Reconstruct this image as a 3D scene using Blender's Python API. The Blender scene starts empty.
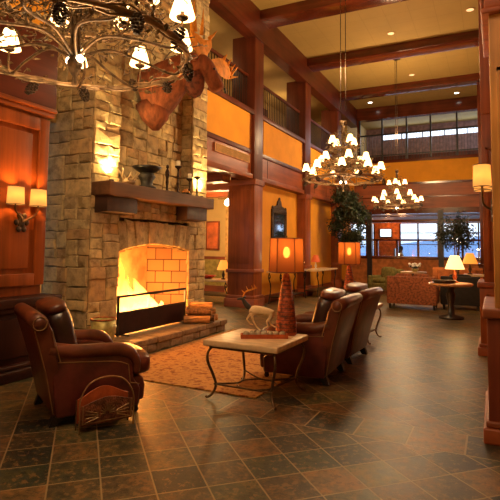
import bpy, math, random
from mathutils import Vector, Matrix
random.seed(7)
PI = math.pi
C = bpy.context.scene.collection
sc = bpy.context.scene
sc.view_settings.view_transform = 'Standard'; sc.view_settings.look = 'None'
sc.view_settings.gamma = 1.0; sc.view_settings.use_curve_mapping = False
sc.view_settings.exposure = 0.15
sc.cycles.use_denoising = True
sc.cycles.max_bounces = 7
sc.cycles.sample_clamp_indirect = 6.0

# ------------------------------------------------------------------ materials
def lin(c):
    return tuple(((v/255.)/12.92 if v/255. <= .04045 else ((v/255.+.055)/1.055)**2.4) for v in c)
def newmat(name):
    m = bpy.data.materials.new(name); m.use_nodes = True
    nt = m.node_tree
    return m, nt, nt.nodes['Principled BSDF']
def nmath(nt, op, a, b=None, c=None):
    n = nt.nodes.new('ShaderNodeMath'); n.operation = op
    for i, v in enumerate((a, b, c)):
        if v is None: continue
        if isinstance(v, (int, float)): n.inputs[i].default_value = v
        else: nt.links.new(v, n.inputs[i])
    return n.outputs[0]
def mixc(nt, f, a, b, mode='MIX'):
    n = nt.nodes.new('ShaderNodeMix'); n.data_type = 'RGBA'; n.blend_type = mode
    for s, v in ((n.inputs[0], f), (n.inputs[6], a), (n.inputs[7], b)):
        if isinstance(v, (int, float)): s.default_value = v
        elif isinstance(v, tuple): s.default_value = (*v[:3], 1)
        else: nt.links.new(v, s)
    return n.outputs[2]
def noise(nt, vec, scale, detail=3, rough=.55):
    n = nt.nodes.new('ShaderNodeTexNoise'); n.inputs['Scale'].default_value = scale
    n.inputs['Detail'].default_value = detail; n.inputs['Roughness'].default_value = rough
    nt.links.new(vec, n.inputs['Vector']); return n.outputs['Fac']
def coords(nt, scale=(1,1,1), rot=(0,0,0)):
    t = nt.nodes.new('ShaderNodeTexCoord'); mp = nt.nodes.new('ShaderNodeMapping')
    mp.inputs['Scale'].default_value = scale; mp.inputs['Rotation'].default_value = rot
    nt.links.new(t.outputs['Object'], mp.inputs['Vector']); return mp.outputs[0]
def ramp(nt, f, stops):
    r = nt.nodes.new('ShaderNodeValToRGB'); nt.links.new(f, r.inputs[0])
    el = r.color_ramp.elements
    while len(el) < len(stops): el.new(.5)
    for e, (p, c) in zip(el, stops): e.position = p; e.color = (*c[:3], 1)
    return r.outputs[0]
def bump(nt, b, h, strength, dist=.01):
    n = nt.nodes.new('ShaderNodeBump'); n.inputs['Strength'].default_value = strength; n.inputs['Distance'].default_value = dist
    nt.links.new(h, n.inputs['Height']); nt.links.new(n.outputs[0], b.inputs['Normal'])
def simple(name, c, rough=.5, metal=0., var=.25, scale=6., bmp=.15, emit=None, es=0., stretch=(1,1,1), coat=0.):
    m, nt, b = newmat(name)
    v = coords(nt, stretch); f = noise(nt, v, scale)
    dark = tuple(x*(1-var) for x in c); light = tuple(min(1, x*(1+var)) for x in c)
    col = ramp(nt, f, [(.38, dark), (.62, light)])
    nt.links.new(col, b.inputs['Base Color'])
    b.inputs['Roughness'].default_value = rough; b.inputs['Metallic'].default_value = metal
    b.inputs['Coat Weight'].default_value = coat
    if bmp: bump(nt, b, noise(nt, v, scale*4), bmp)
    if emit:
        b.inputs['Emission Color'].default_value = (*emit, 1); b.inputs['Emission Strength'].default_value = es
    return m
def wood(name, c, axis, rough=.40, dens=1.):
    m, nt, b = newmat(name)
    s = [9*dens]*3; s[axis] = .55*dens
    v = coords(nt, tuple(s)); f1 = noise(nt, v, 1.0, 5, .62)
    v2 = coords(nt, (1,1,1)); f2 = noise(nt, v2, 1.3, 2)
    c1 = ramp(nt, f1, [(.3, tuple(x*.30 for x in c)), (.5, c), (.7, tuple(x*1.75 for x in c))])
    col = mixc(nt, .5, c1, ramp(nt, f2, [(.38, tuple(x*.55 for x in c)), (.62, tuple(x*1.4 for x in c))]))
    nt.links.new(col, b.inputs['Base Color']); b.inputs['Roughness'].default_value = rough
    b.inputs['Specular IOR Level'].default_value = .5 if axis == 0 else .3; b.inputs['Coat Weight'].default_value = .06; b.inputs['Coat Roughness'].default_value = .25
    bump(nt, b, f1, .12, .004)
    return m
CH = (.25, .060, .012)
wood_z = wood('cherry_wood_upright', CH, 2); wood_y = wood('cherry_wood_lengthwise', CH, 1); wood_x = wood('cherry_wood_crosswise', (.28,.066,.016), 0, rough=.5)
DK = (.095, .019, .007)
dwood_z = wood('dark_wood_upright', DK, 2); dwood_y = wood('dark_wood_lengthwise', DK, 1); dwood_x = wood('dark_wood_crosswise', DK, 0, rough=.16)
PD = (.035, .009, .006)
pwood_z = wood('pedestal_wood_upright', PD, 2); pwood_y = wood('pedestal_wood_lengthwise', PD, 1)
amber_z = wood('amber_wood', (.50,.24,.06), 2, dens=.7)
ped_m = wood('near_column_wood', (.16,.036,.016), 2, dens=.7)
mantel_m = wood('mantel_timber', (.15,.07,.03), 1, rough=.6)
yellow = simple('ochre_plaster', (.74,.31,.012), .8, var=.06, scale=2, bmp=.05)
cream = simple('cream_plaster', (.62,.42,.15), .85, var=.05, scale=2, bmp=.05)
tan = simple('tan_plaster', (.42,.27,.09), .85, var=.05, scale=2, bmp=.03)
iron = simple('wrought_iron', (.035,.025,.02), .45, .7, bmp=.2, scale=20)
tiron = simple('bronzed_iron', (.14,.09,.05), .45, .8, bmp=.2, scale=20)
bronze = simple('aged_bronze', (.13,.078,.038), .5, .55, var=.5, scale=14, bmp=.4)
bronze_d = simple('dark_bronze', (.055,.032,.018), .5, .6, var=.5, scale=18, bmp=.5)
ring_m = simple('rubbed_bronze', (.26,.165,.085), .4, .6, var=.3, scale=14, bmp=.2)
leaf_m = simple('bronze_leaf', (.17,.11,.045), .5, .45, var=.5, scale=10, bmp=.2)
leather = simple('oxblood_leather', (.095,.018,.013), .33, var=.35, scale=5, bmp=.25, coat=.2)
leather_b = simple('tan_brown_leather', (.120,.029,.012), .40, var=.3, scale=5, bmp=.25, coat=.2)
leather_k = simple('dark_brown_leather', (.025,.009,.008), .3, var=.4, scale=6, bmp=.35, coat=.3)
piping_m = simple('nailhead_trim', (.30,.17,.07), .4, .4, bmp=0)
black = simple('black_paint', (.012,.010,.010), .4, bmp=0)
travertine = simple('travertine', (.62,.45,.26), .38, var=.16, scale=5, bmp=.12, stretch=(1,2.5,1))
fur = simple('moose_fur', (.24,.062,.018), .9, var=.3, scale=14, bmp=.9, stretch=(1,1,.35))
fur_d = simple('moose_dark_fur', (.14,.034,.013), .8, var=.5, scale=14, bmp=.9)
antler = simple('antler', (.70,.27,.035), .6, var=.2, scale=9, bmp=.4)
antler.node_tree.nodes['Principled BSDF'].inputs['Specular IOR Level'].default_value = .08
copper_tile = simple('hammered_copper', (.34,.07,.022), .35, .35, var=.6, scale=26, bmp=.8)
logm = simple('split_log_wood', (.50,.26,.10), .8, var=.35, scale=8, bmp=.4, stretch=(1,1,6))
bark = simple('bark', (.16,.08,.035), .9, var=.5, scale=18, bmp=.8)
green_pot = simple('verdigris_metal', (.46,.42,.15), .45, .3, var=.3, scale=9)
wax = simple('candle_wax', (.80,.62,.36), .5, var=.05, bmp=0, emit=(1,.66,.26), es=.25)
red_fab = simple('russet_upholstery', (.20,.058,.020), .85, var=.45, scale=22, bmp=.3)
green_fab = simple('olive_upholstery', (.14,.12,.03), .9, var=.3, scale=12)
dark_fab = simple('black_upholstery', (.008,.005,.005), .8, var=.5, scale=10)
leaf_g = simple('ficus_leaf', (.016,.028,.010), .5, var=.6, scale=6, bmp=0)
stone_grey = simple('river_stone', (.34,.29,.20), .6, var=.3, scale=20)
red_wood = wood('red_stained_wood', (.40,.085,.025), 1)
glass_dark = simple('mirror_glass', (.35,.42,.55), .05, .95, var=.05, bmp=0)
carved = simple('tooled_leather', (.165,.055,.025), .42, var=.5, scale=22, bmp=1.)
elk_b = simple('elk_pale_hide', (.62,.47,.27), .5, var=.25, scale=8)
elk_d = simple('elk_dark_neck', (.035,.032,.028), .5, var=.3, scale=8)
white_m = simple('white_cotton', (.8,.78,.74), .8, bmp=0, var=.05)
skin_m = simple('skin', (.55,.28,.18), .6, bmp=0, var=.05)
hair_m = simple('dark_hair', (.05,.025,.015), .6, bmp=0)

def emis(name, c, s, base=None, rough=.7):
    m, nt, b = newmat(name)
    b.inputs['Base Color'].default_value = (*(base or c), 1); b.inputs['Roughness'].default_value = rough
    b.inputs['Emission Color'].default_value = (*c, 1); b.inputs['Emission Strength'].default_value = s
    return m
shade_lit = emis('lit_parchment_shade', (1, .60, .24), 5.5, (.8,.6,.35))
def glow_cloth(name, e, s, t, f):
    m, nt, b = newmat(name)
    b.inputs['Base Color'].default_value = (.7,.5,.25,1); b.inputs['Roughness'].default_value = .9
    b.inputs['Emission Color'].default_value = (*e, 1); b.inputs['Emission Strength'].default_value = s
    tr = nt.nodes.new('ShaderNodeBsdfTranslucent'); tr.inputs[0].default_value = (*t, 1)
    mx = nt.nodes.new('ShaderNodeMixShader'); mx.inputs[0].default_value = f
    nt.links.new(b.outputs[0], mx.inputs[1]); nt.links.new(tr.outputs[0], mx.inputs[2]); nt.links.new(mx.outputs[0], nt.nodes['Material Output'].inputs[0])
    return m
shade_sc = glow_cloth('lit_sconce_shade', (1, .52, .12), .9, (.85,.62,.35), .55)
shade_cream = emis('lit_cream_shade', (1, .66, .25), 1.7, (.8,.65,.4))
shade_red = emis('small_red_shade', (.8, .10, .02), .25, (.5,.1,.03))
bulb_m = emis('glowing_bulb', (1, .85, .6), 14)
can_m = emis('recessed_lamp', (1, .72, .38), .75)
can_w = emis('recessed_lamp_bright', (1, .93, .8), 6)
tv_m = emis('screen_glow', (.62, .85, 1), 1.6)

# orange lampshade glowing strongest around its bulb: translucent cloth lit from inside
def shade_cloth(name, c, s):
    m, nt, b = newmat(name)
    b.inputs['Base Color'].default_value = (*c, 1); b.inputs['Roughness'].default_value = .9
    b.inputs['Emission Color'].default_value = (1, .17, .018, 1); b.inputs['Emission Strength'].default_value = s
    tr = nt.nodes.new('ShaderNodeBsdfTranslucent'); tr.inputs[0].default_value = (.34, .12, .04, 1)
    mx = nt.nodes.new('ShaderNodeMixShader'); mx.inputs[0].default_value = .6
    out = nt.nodes['Material Output']
    nt.links.new(b.outputs[0], mx.inputs[1]); nt.links.new(tr.outputs[0], mx.inputs[2])
    tp = nt.nodes.new('ShaderNodeBsdfTransparent'); tp.inputs[0].default_value = (1,.6,.3,1); m2 = nt.nodes.new('ShaderNodeMixShader'); m2.inputs[0].default_value = .10
    nt.links.new(mx.outputs[0], m2.inputs[1]); nt.links.new(tp.outputs[0], m2.inputs[2]); nt.links.new(m2.outputs[0], out.inputs[0])
    return m
shade_or = shade_cloth('amber_lamp_cloth', (.20,.05,.02), .0)

def flame_mat():
    m, nt, b = newmat('flame')
    v = coords(nt); sx = nt.nodes.new('ShaderNodeSeparateXYZ'); nt.links.new(v, sx.inputs[0])
    h = nmath(nt, 'ADD', nmath(nt, 'MULTIPLY', sx.outputs[2], 1.1), nmath(nt, 'MULTIPLY', noise(nt, v, 9), .25))
    col = ramp(nt, h, [(.15, (1,.66,.22)), (.5, (1,.42,.07)), (.95, (1,.18,.015))])
    nt.links.new(col, b.inputs['Emission Color']); b.inputs['Emission Strength'].default_value = 6
    b.inputs['Base Color'].default_value = (0,0,0,1)
    tr = nt.nodes.new('ShaderNodeBsdfTransparent'); mx = nt.nodes.new('ShaderNodeMixShader'); mx.inputs[0].default_value = .5
    out = nt.nodes['Material Output']
    nt.links.new(tr.outputs[0], mx.inputs[1]); nt.links.new(b.outputs[0], mx.inputs[2]); nt.links.new(mx.outputs[0], out.inputs[0])
    return m
flame_m = flame_mat()

def stone_mat(name, cols, rough=.85):
    m, nt, b = newmat(name)
    a = nt.nodes.new('ShaderNodeAttribute'); a.attribute_name = 'tint'
    base = ramp(nt, a.outputs['Fac'], [(i/(len(cols)-1), c) for i, c in enumerate(cols)])
    v = coords(nt); f = noise(nt, v, 7, 5, .65); g = noise(nt, v, 30, 4, .7)
    col = mixc(nt, .75, base, ramp(nt, f, [(.36, (.48,.44,.38)), (.5, (1,1,1)), (.64, (1.3,1.25,1.12))]), 'MULTIPLY')
    nt.links.new(col, b.inputs['Base Color']); b.inputs['Roughness'].default_value = rough
    h = nmath(nt, 'ADD', f, nmath(nt, 'MULTIPLY', g, .4)); bump(nt, b, h, .7, .02)
    return m
stone = stone_mat('fieldstone', [(.30,.21,.105), (.54,.41,.19), (.42,.31,.16), (.66,.51,.25), (.48,.31,.14), (.58,.46,.23), (.36,.27,.15)])
hstone = stone_mat('hearth_flagstone', [(.20,.13,.07), (.30,.20,.11), (.24,.17,.10)], .6)
mortar = simple('mortar', (.20,.15,.08), .95, bmp=.3)
def brick_mat():
    m, nt, b = newmat('firebrick')
    t = nt.nodes.new('ShaderNodeTexCoord'); sx = nt.nodes.new('ShaderNodeSeparateXYZ'); nt.links.new(t.outputs['Object'], sx.inputs[0])
    cx = nt.nodes.new('ShaderNodeCombineXYZ')
    nt.links.new(nmath(nt, 'ADD', sx.outputs[1], nmath(nt, 'MULTIPLY', sx.outputs[0], .8)), cx.inputs[0]); nt.links.new(sx.outputs[2], cx.inputs[1])
    br = nt.nodes.new('ShaderNodeTexBrick'); br.inputs['Scale'].default_value = 1; br.inputs['Brick Width'].default_value = .34; br.inputs['Row Height'].default_value = .21
    br.inputs['Mortar Size'].default_value = .01; br.inputs['Color1'].default_value = (.42,.22,.10,1); br.inputs['Color2'].default_value = (.28,.14,.07,1); br.inputs['Mortar'].default_value = (.06,.03,.02,1)
    nt.links.new(cx.outputs[0], br.inputs[0]); nt.links.new(br.outputs[0], b.inputs['Base Color']); b.inputs['Roughness'].default_value = .9
    return m
firebrick = brick_mat()

def slate_mat():
    m, nt, b = newmat('slate_tiles')
    t = nt.nodes.new('ShaderNodeTexCoord'); sx = nt.nodes.new('ShaderNodeSeparateXYZ'); nt.links.new(t.outputs['Object'], sx.inputs[0])
    X, Y = sx.outputs[0], sx.outputs[1]
    r2 = 2**-.5
    ud = nmath(nt, 'DIVIDE', nmath(nt, 'SUBTRACT', nmath(nt, 'MULTIPLY', nmath(nt, 'ADD', X, Y), r2), .15), .3185)
    vd = nmath(nt, 'DIVIDE', nmath(nt, 'SUBTRACT', nmath(nt, 'MULTIPLY', nmath(nt, 'SUBTRACT', Y, X), r2), .235), .3185)
    us = nmath(nt, 'DIVIDE', nmath(nt, 'ADD', X, 1.88), .415)
    vs = nmath(nt, 'DIVIDE', nmath(nt, 'SUBTRACT', Y, 4.03), .43)
    # the straight border course
    inb = nmath(nt, 'MULTIPLY', nmath(nt, 'GREATER_THAN', Y, 4.03), nmath(nt, 'LESS_THAN', Y, 4.46))
    def pick(a, c): return nmath(nt, 'ADD', nmath(nt, 'MULTIPLY', a, nmath(nt, 'SUBTRACT', 1., inb)), nmath(nt, 'MULTIPLY', c, inb))
    U, V = pick(ud, us), pick(vd, vs)
    fu, fv = nmath(nt, 'FLOOR', U), nmath(nt, 'FLOOR', V)
    cell = nt.nodes.new('ShaderNodeCombineXYZ'); nt.links.new(fu, cell.inputs[0]); nt.links.new(fv, cell.inputs[1])
    side = nmath(nt, 'ADD', nmath(nt, 'GREATER_THAN', Y, 4.46), nmath(nt, 'MULTIPLY', inb, 7.)); nt.links.new(side, cell.inputs[2])
    wn = nt.nodes.new('ShaderNodeTexWhiteNoise'); wn.noise_dimensions = '3D'; nt.links.new(cell.outputs[0], wn.inputs[0])
    tile = ramp(nt, wn.outputs['Value'], [(0, (.026,.030,.022)), (.14, (.105,.060,.030)), (.28, (.036,.048,.032)), (.40, (.165,.100,.042)), (.54, (.070,.050,.028)), (.66, (.110,.096,.042)), (.78, (.024,.028,.024)), (.88, (.150,.080,.034)), (1, (.070,.066,.034))])
    off = nt.nodes.new('ShaderNodeVectorMath'); off.operation = 'SCALE'; nt.links.new(wn.outputs['Color'], off.inputs[0]); off.inputs['Scale'].default_value = 9
    add = nt.nodes.new('ShaderNodeVectorMath'); nt.links.new(t.outputs['Object'], add.inputs[0]); nt.links.new(off.outputs[0], add.inputs[1])
    f1 = noise(nt, add.outputs[0], 7, 8, .72); f2 = noise(nt, add.outputs[0], 19, 5, .7)
    col = mixc(nt, .85, tile, ramp(nt, f1, [(.36, (.32,.38,.38)), (.46, (.85,.9,.85)), (.53, (1.15,1.05,.9)), (.59, (2.0,1.5,.95)), (.66, (.6,.64,.6))]), 'MULTIPLY')
    col = mixc(nt, nmath(nt, 'MULTIPLY', nmath(nt, 'GREATER_THAN', f2, .57), .55), col, (.24,.13,.05))
    col = mixc(nt, nmath(nt, 'MULTIPLY', nmath(nt, 'LESS_THAN', f2, .43), .5), col, (.02,.022,.016))
    du = nmath(nt, 'ABSOLUTE', nmath(nt, 'SUBTRACT', nmath(nt, 'FRACT', U), .5)); dv = nmath(nt, 'ABSOLUTE', nmath(nt, 'SUBTRACT', nmath(nt, 'FRACT', V), .5))
    wob = nmath(nt, 'MULTIPLY', noise(nt, t.outputs['Object'], 20), .012)
    g = nmath(nt, 'GREATER_THAN', nmath(nt, 'ADD', nmath(nt, 'MAXIMUM', du, dv), wob), .489)
    eb = nmath(nt, 'MAXIMUM', nmath(nt, 'LESS_THAN', nmath(nt, 'ABSOLUTE', nmath(nt, 'SUBTRACT', Y, 4.03)), .005), nmath(nt, 'LESS_THAN', nmath(nt, 'ABSOLUTE', nmath(nt, 'SUBTRACT', Y, 4.46)), .005))
    g = nmath(nt, 'MAXIMUM', g, eb)
    col = mixc(nt, g, col, (.28,.20,.095))
    nt.links.new(col, b.inputs['Base Color'])
    rg = nmath(nt, 'ADD', nmath(nt, 'MULTIPLY', f1, .3), .25); nt.links.new(rg, b.inputs['Roughness']); b.inputs['Specular IOR Level'].default_value = .28
    h = nmath(nt, 'SUBTRACT', nmath(nt, 'MULTIPLY', f1, .7), nmath(nt, 'MULTIPLY', g, .6)); bump(nt, b, h, .5, .010)
    return m
slate = slate_mat()

def rug_mat():
    m, nt, b = newmat('persian_rug')
    v = coords(nt); f = noise(nt, v, 9, 4, .7)
    vo = nt.nodes.new('ShaderNodeTexVoronoi'); vo.inputs['Scale'].default_value = 7; nt.links.new(v, vo.inputs[0])
    col = ramp(nt, f, [(.38, (.24,.075,.022)), (.46, (.50,.24,.065)), (.56, (.56,.30,.09)), (.64, (.26,.09,.028))])
    col = mixc(nt, nmath(nt, 'MULTIPLY', nmath(nt, 'LESS_THAN', vo.outputs['Distance'], .28), .5), col, (.28,.10,.035))
    nt.links.new(col, b.inputs['Base Color']); b.inputs['Roughness'].default_value = .95
    bump(nt, b, noise(nt, v, 90), .3, .004)
    return m
rugm = rug_mat()
def ceil_mat(name, c):
    m, nt, b = newmat(name)
    t = nt.nodes.new('ShaderNodeTexCoord'); sx = nt.nodes.new('ShaderNodeSeparateXYZ'); nt.links.new(t.outputs['Object'], sx.inputs[0])
    g = nmath(nt, 'MAXIMUM', nmath(nt, 'GREATER_THAN', nmath(nt, 'ABSOLUTE', nmath(nt, 'SUBTRACT', nmath(nt, 'FRACT', nmath(nt, 'DIVIDE', sx.outputs[0], .61)), .5)), .492),
              nmath(nt, 'GREATER_THAN', nmath(nt, 'ABSOLUTE', nmath(nt, 'SUBTRACT', nmath(nt, 'FRACT', nmath(nt, 'DIVIDE', sx.outputs[1], .61)), .5)), .492))
    f = noise(nt, t.outputs['Object'], 1.5)
    col = mixc(nt, nmath(nt, 'MULTIPLY', g, .45), ramp(nt, f, [(.3, tuple(x*.9 for x in c)), (.7, c)]), tuple(x*.45 for x in c))
    nt.links.new(col, b.inputs['Base Color']); b.inputs['Roughness'].default_value = .8
    return m
ceilm = ceil_mat('acoustic_tile', (.40,.265,.075))
glassm, nt_, b_ = newmat('clear_glass')
gl = nt_.nodes.new('ShaderNodeBsdfGlossy'); gl.inputs['Roughness'].default_value = .03
tr_ = nt_.nodes.new('ShaderNodeBsdfTransparent'); mx_ = nt_.nodes.new('ShaderNodeMixShader'); mx_.inputs[0].default_value = .07
nt_.links.new(tr_.outputs[0], mx_.inputs[1]); nt_.links.new(gl.outputs[0], mx_.inputs[2]); nt_.links.new(mx_.outputs[0], nt_.nodes['Material Output'].inputs[0])

# ------------------------------------------------------------------ mesh builder
class MB:
    def __init__(s): s.v = []; s.f = []; s.t = []; s.cur = 0.
    def add(s, vs, fs):
        o = len(s.v); s.v += [tuple(v) for v in vs]; s.t += [s.cur]*len(vs); s.f += [tuple(i+o for i in f) for f in fs]; return s
    def box(s, x0, y0, z0, x1, y1, z1, M=None):
        vs = [Vector(p) for p in ((x0,y0,z0),(x1,y0,z0),(x1,y1,z0),(x0,y1,z0),(x0,y0,z1),(x1,y0,z1),(x1,y1,z1),(x0,y1,z1))]
        if M: vs = [M @ v for v in vs]
        return s.add(vs, ((0,3,2,1),(4,5,6,7),(0,1,5,4),(1,2,6,5),(2,3,7,6),(3,0,4,7)))
    def tube(s, pts, r, n=8, closed=False):
        pts = [Vector(p) for p in pts]; k = len(pts)
        rs = r if isinstance(r, (list, tuple)) else [r]*k
        vs = []; up = None
        for i, p in enumerate(pts):
            a = pts[i-1] if (i or closed) else p; b2 = pts[(i+1) % k] if (i < k-1 or closed) else p
            d = (b2-a).normalized() if (b2-a).length > 1e-9 else Vector((0,0,1))
            if up is None:
                up = Vector((0,0,1)) if abs(d.z) < .9 else Vector((1,0,0))
            e1 = (up - d*up.dot(d))
            if e1.length < 1e-4: e1 = d.orthogonal()
            e1.normalize(); e2 = d.cross(e1); up = e1
            for j in range(n):
                a_ = 2*PI*j/n; vs.append(p + (e1*math.cos(a_)+e2*math.sin(a_))*rs[i])
        fs = []
        for i in range(k if closed else k-1):
            for j in range(n):
                i2 = (i+1) % k; fs.append((i*n+j, i*n+(j+1)%n, i2*n+(j+1)%n, i2*n+j))
        if not closed: fs += [tuple(range(n))[::-1], tuple((k-1)*n+j for j in range(n))]
        return s.add(vs, fs)
    def lathe(s, prof, n=20, c=(0,0,0), sx=1, sy=1):
        vs = []
        for r, z in prof:
            for j in range(n): a = 2*PI*j/n; vs.append((c[0]+r*math.cos(a)*sx, c[1]+r*math.sin(a)*sy, c[2]+z))
        fs = [(i*n+j, i*n+(j+1)%n, (i+1)*n+(j+1)%n, (i+1)*n+j) for i in range(len(prof)-1) for j in range(n)]
        if prof[0][0] > 1e-4: fs.append(tuple(range(n))[::-1])
        if prof[-1][0] > 1e-4: fs.append(tuple((len(prof)-1)*n+j for j in range(n)))
        return s.add(vs, fs)
    def open_lathe(s, prof, n=20, c=(0,0,0), sx=1, sy=1):
        vs = []
        for r, z in prof:
            for j in range(n): a = 2*PI*j/n; vs.append((c[0]+r*math.cos(a)*sx, c[1]+r*math.sin(a)*sy, c[2]+z))
        return s.add(vs, [(i*n+j, i*n+(j+1)%n, (i+1)*n+(j+1)%n, (i+1)*n+j) for i in range(len(prof)-1) for j in range(n)])
    def prism(s, poly, fn, a, b):
        # poly 2-d points; fn(u, v, w) -> 3-d; extruded from w=a to w=b
        n = len(poly); vs = [fn(u, v, a) for u, v in poly] + [fn(u, v, b) for u, v in poly]
        return s.add(vs, [tuple(range(n))[::-1], tuple(range(n, 2*n))] + [(i, (i+1)%n, n+(i+1)%n, n+i) for i in range(n)])
    def ellip(s, c, r, e=1., n=16, m=10, M=None):
        vs = []
        def sg(x, p): return math.copysign(abs(x)**p, x)
        for i in range(m+1):
            ph = -PI/2+PI*i/m
            for j in range(n):
                th = 2*PI*j/n
                v = Vector((r[0]*sg(math.cos(ph), e)*sg(math.cos(th), e), r[1]*sg(math.cos(ph), e)*sg(math.sin(th), e), r[2]*sg(math.sin(ph), e)))
                if M: v = M @ v
                vs.append(v+Vector(c))
        return s.add(vs, [(i*n+j, i*n+(j+1)%n, (i+1)*n+(j+1)%n, (i+1)*n+j) for i in range(m) for j in range(n)])
    def build(s, name, mat, parent=None, smooth=False, bevel=0, solid=0, **props):
        me = bpy.data.meshes.new(name); me.from_pydata(s.v, [], s.f); me.update()
        if any(s.t):
            at = me.attributes.new('tint', 'FLOAT', 'POINT'); at.data.foreach_set('value', s.t)
        o = bpy.data.objects.new(name, me); C.objects.link(o)
        if mat: me.materials.append(mat)
        if smooth: me.polygons.foreach_set('use_smooth', [True]*len(me.polygons))
        if parent is not None: o.parent = parent
        if solid:
            md = o.modifiers.new('solid', 'SOLIDIFY'); md.thickness = solid
        if bevel:
            md = o.modifiers.new('bevel', 'BEVEL'); md.width = bevel; md.segments = 3; md.limit_method = 'ANGLE'
            md.harden_normals = False
            me.polygons.foreach_set('use_smooth', [True]*len(me.polygons))
        for k, v in props.items(): o[k] = v
        return o
def struct(o): o['kind'] = 'structure'; return o
def tag(o, label, cat, group=None):
    o['label'] = label; o['category'] = cat
    if group: o['group'] = group
    return o
def thing(name, label, cat, loc=(0,0,0), rz=0., group=None):
    o = bpy.data.objects.new(name, None); C.objects.link(o); o.empty_display_size = .1
    o.location = loc; o.rotation_euler = (0,0,rz); return tag(o, label, cat, group)
def copy_tree(o, parent=None):
    c = o.copy(); C.objects.link(c)
    if parent is not None: c.parent = parent
    for ch in [x for x in ALL(o)]: copy_tree(ch, c)
    return c
def ALL(o): return [x for x in C.objects if x.parent is o]
def bez(p, n=10):
    p = [Vector(q) for q in p]; out = []
    q = [p[0]+(p[0]-p[1])] + p + [p[-1]+(p[-1]-p[-2])]
    for i in range(1, len(q)-2):
        for k in range(n):
            t = k/n; a, b, c, d = q[i-1:i+3]
            out.append(.5*((2*b)+(c-a)*t+(2*a-5*b+4*c-d)*t*t+(3*b-a-3*c+d)*t**3))
    out.append(p[-1]); return out
def lerp_r(a, b, n): return [a+(b-a)*i/(n-1) for i in range(n)]
def bx(name, x0, y0, z0, x1, y1, z1, mat, parent=None, bevel=0):
    return MB().box(x0, y0, z0, x1, y1, z1).build(name, mat, parent, bevel=bevel)
def skin(name, joints, edges, mat, parent=None, sub=2):
    me = bpy.data.meshes.new(name); me.from_pydata([j[:3] for j in joints], edges, []); o = bpy.data.objects.new(name, me); C.objects.link(o)
    sk = o.modifiers.new('skin', 'SKIN'); sk.use_smooth_shade = True
    for v, j in zip(me.skin_vertices[0].data, joints):
        v.radius = (j[3], j[4] if len(j) > 4 else j[3]); v.use_root = False
    me.skin_vertices[0].data[0].use_root = True
    sb = o.modifiers.new('sub', 'SUBSURF'); sb.levels = sub; sb.render_levels = sub
    me.materials.append(mat)
    if parent is not None: o.parent = parent
    return o
def point(loc, e, c, r=.1, name='light'):
    l = bpy.data.lights.new(name, 'POINT'); l.energy = e; l.color = c; l.shadow_soft_size = r
    o = bpy.data.objects.new(name, l); o.location = loc; C.objects.link(o); return o
def area(loc, rot, sx, sy, e, c, name='area_light'):
    l = bpy.data.lights.new(name, 'AREA'); l.shape = 'RECTANGLE'; l.size = sx; l.size_y = sy; l.energy = e; l.color = c
    o = bpy.data.objects.new(name, l); o.location = loc; o.rotation_euler = rot; C.objects.link(o); return o
def spot(loc, tgt, e, c, ang, r=.05, name='spot_light'):
    l = bpy.data.lights.new(name, 'SPOT'); l.energy = e; l.color = c; l.spot_size = ang; l.spot_blend = .6; l.shadow_soft_size = r
    o = bpy.data.objects.new(name, l); o.location = loc
    o.rotation_euler = (Vector(tgt)-Vector(loc)).to_track_quat('-Z', 'Y').to_euler(); C.objects.link(o); return o

# ------------------------------------------------------------------ camera
yaw, pitch, roll = .4605, -.0699, .0114
def Rm(yaw, p, r):
    Y = Matrix(((math.cos(yaw),0,math.sin(yaw)),(0,1,0),(-math.sin(yaw),0,math.cos(yaw))))
    P = Matrix(((1,0,0),(0,math.cos(p),-math.sin(p)),(0,math.sin(p),math.cos(p))))
    Z = Matrix(((math.cos(r),-math.sin(r),0),(math.sin(r),math.cos(r),0),(0,0,1)))
    return Z @ P @ Y
MW = Rm(yaw, pitch, roll) @ Matrix(((1,0,0),(0,0,-1),(0,1,0)))
cd = bpy.data.cameras.new('camera'); cam = bpy.data.objects.new('camera', cd); C.objects.link(cam)
R3 = Matrix((MW[0], -MW[1], -MW[2])).transposed()
cam.matrix_world = Matrix.Translation((0,0,1.5)) @ R3.to_4x4()
cd.sensor_width = 36; cd.lens = 36*490.5/500; cd.shift_y = -37/500; cd.clip_start = .05; cd.clip_end = 500
sc.camera = cam

# ------------------------------------------------------------------ world
w = bpy.data.worlds.new('world'); sc.world = w; w.use_nodes = True
wb = w.node_tree.nodes['Background']
wt = w.node_tree.nodes.new('ShaderNodeTexCoord'); ws = w.node_tree.nodes.new('ShaderNodeSeparateXYZ')
w.node_tree.links.new(wt.outputs['Generated'], ws.inputs[0])
wr = ramp(w.node_tree, ws.outputs[2], [(.0, (.42,.62,.95)), (.06, (.85,.92,1)), (.5, (.5,.7,1))])
w.node_tree.links.new(wr, wb.inputs[0]); wb.inputs[1].default_value = 2.1

# ------------------------------------------------------------------ room shell
CZ = 7.65
struct(bx('floor', -11, -4, -.12, 4, 32, 0, slate))
struct(bx('ceiling', -6.2, -4, CZ, 4, 21.6, CZ+.15, ceilm))
for i, (y0, y1) in enumerate(((.2,.8), (3.85,4.45), (7.5,8.1), (11.15,11.75), (14.75,15.35), (18.45,19.0))):
    struct(bx('trim_%d' % (i+1), -5.55, y0, 7.4, 3.9, y1, CZ, dwood_x, bevel=.01))
struct(bx('trim_7', -5.62, -4, 6.88, -5.3, 21.4, CZ, dwood_y))           # long beam on the left
struct(bx('trim_8', -.05, 4.6, 7.3, .3, 21.4, CZ, dwood_y))
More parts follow.
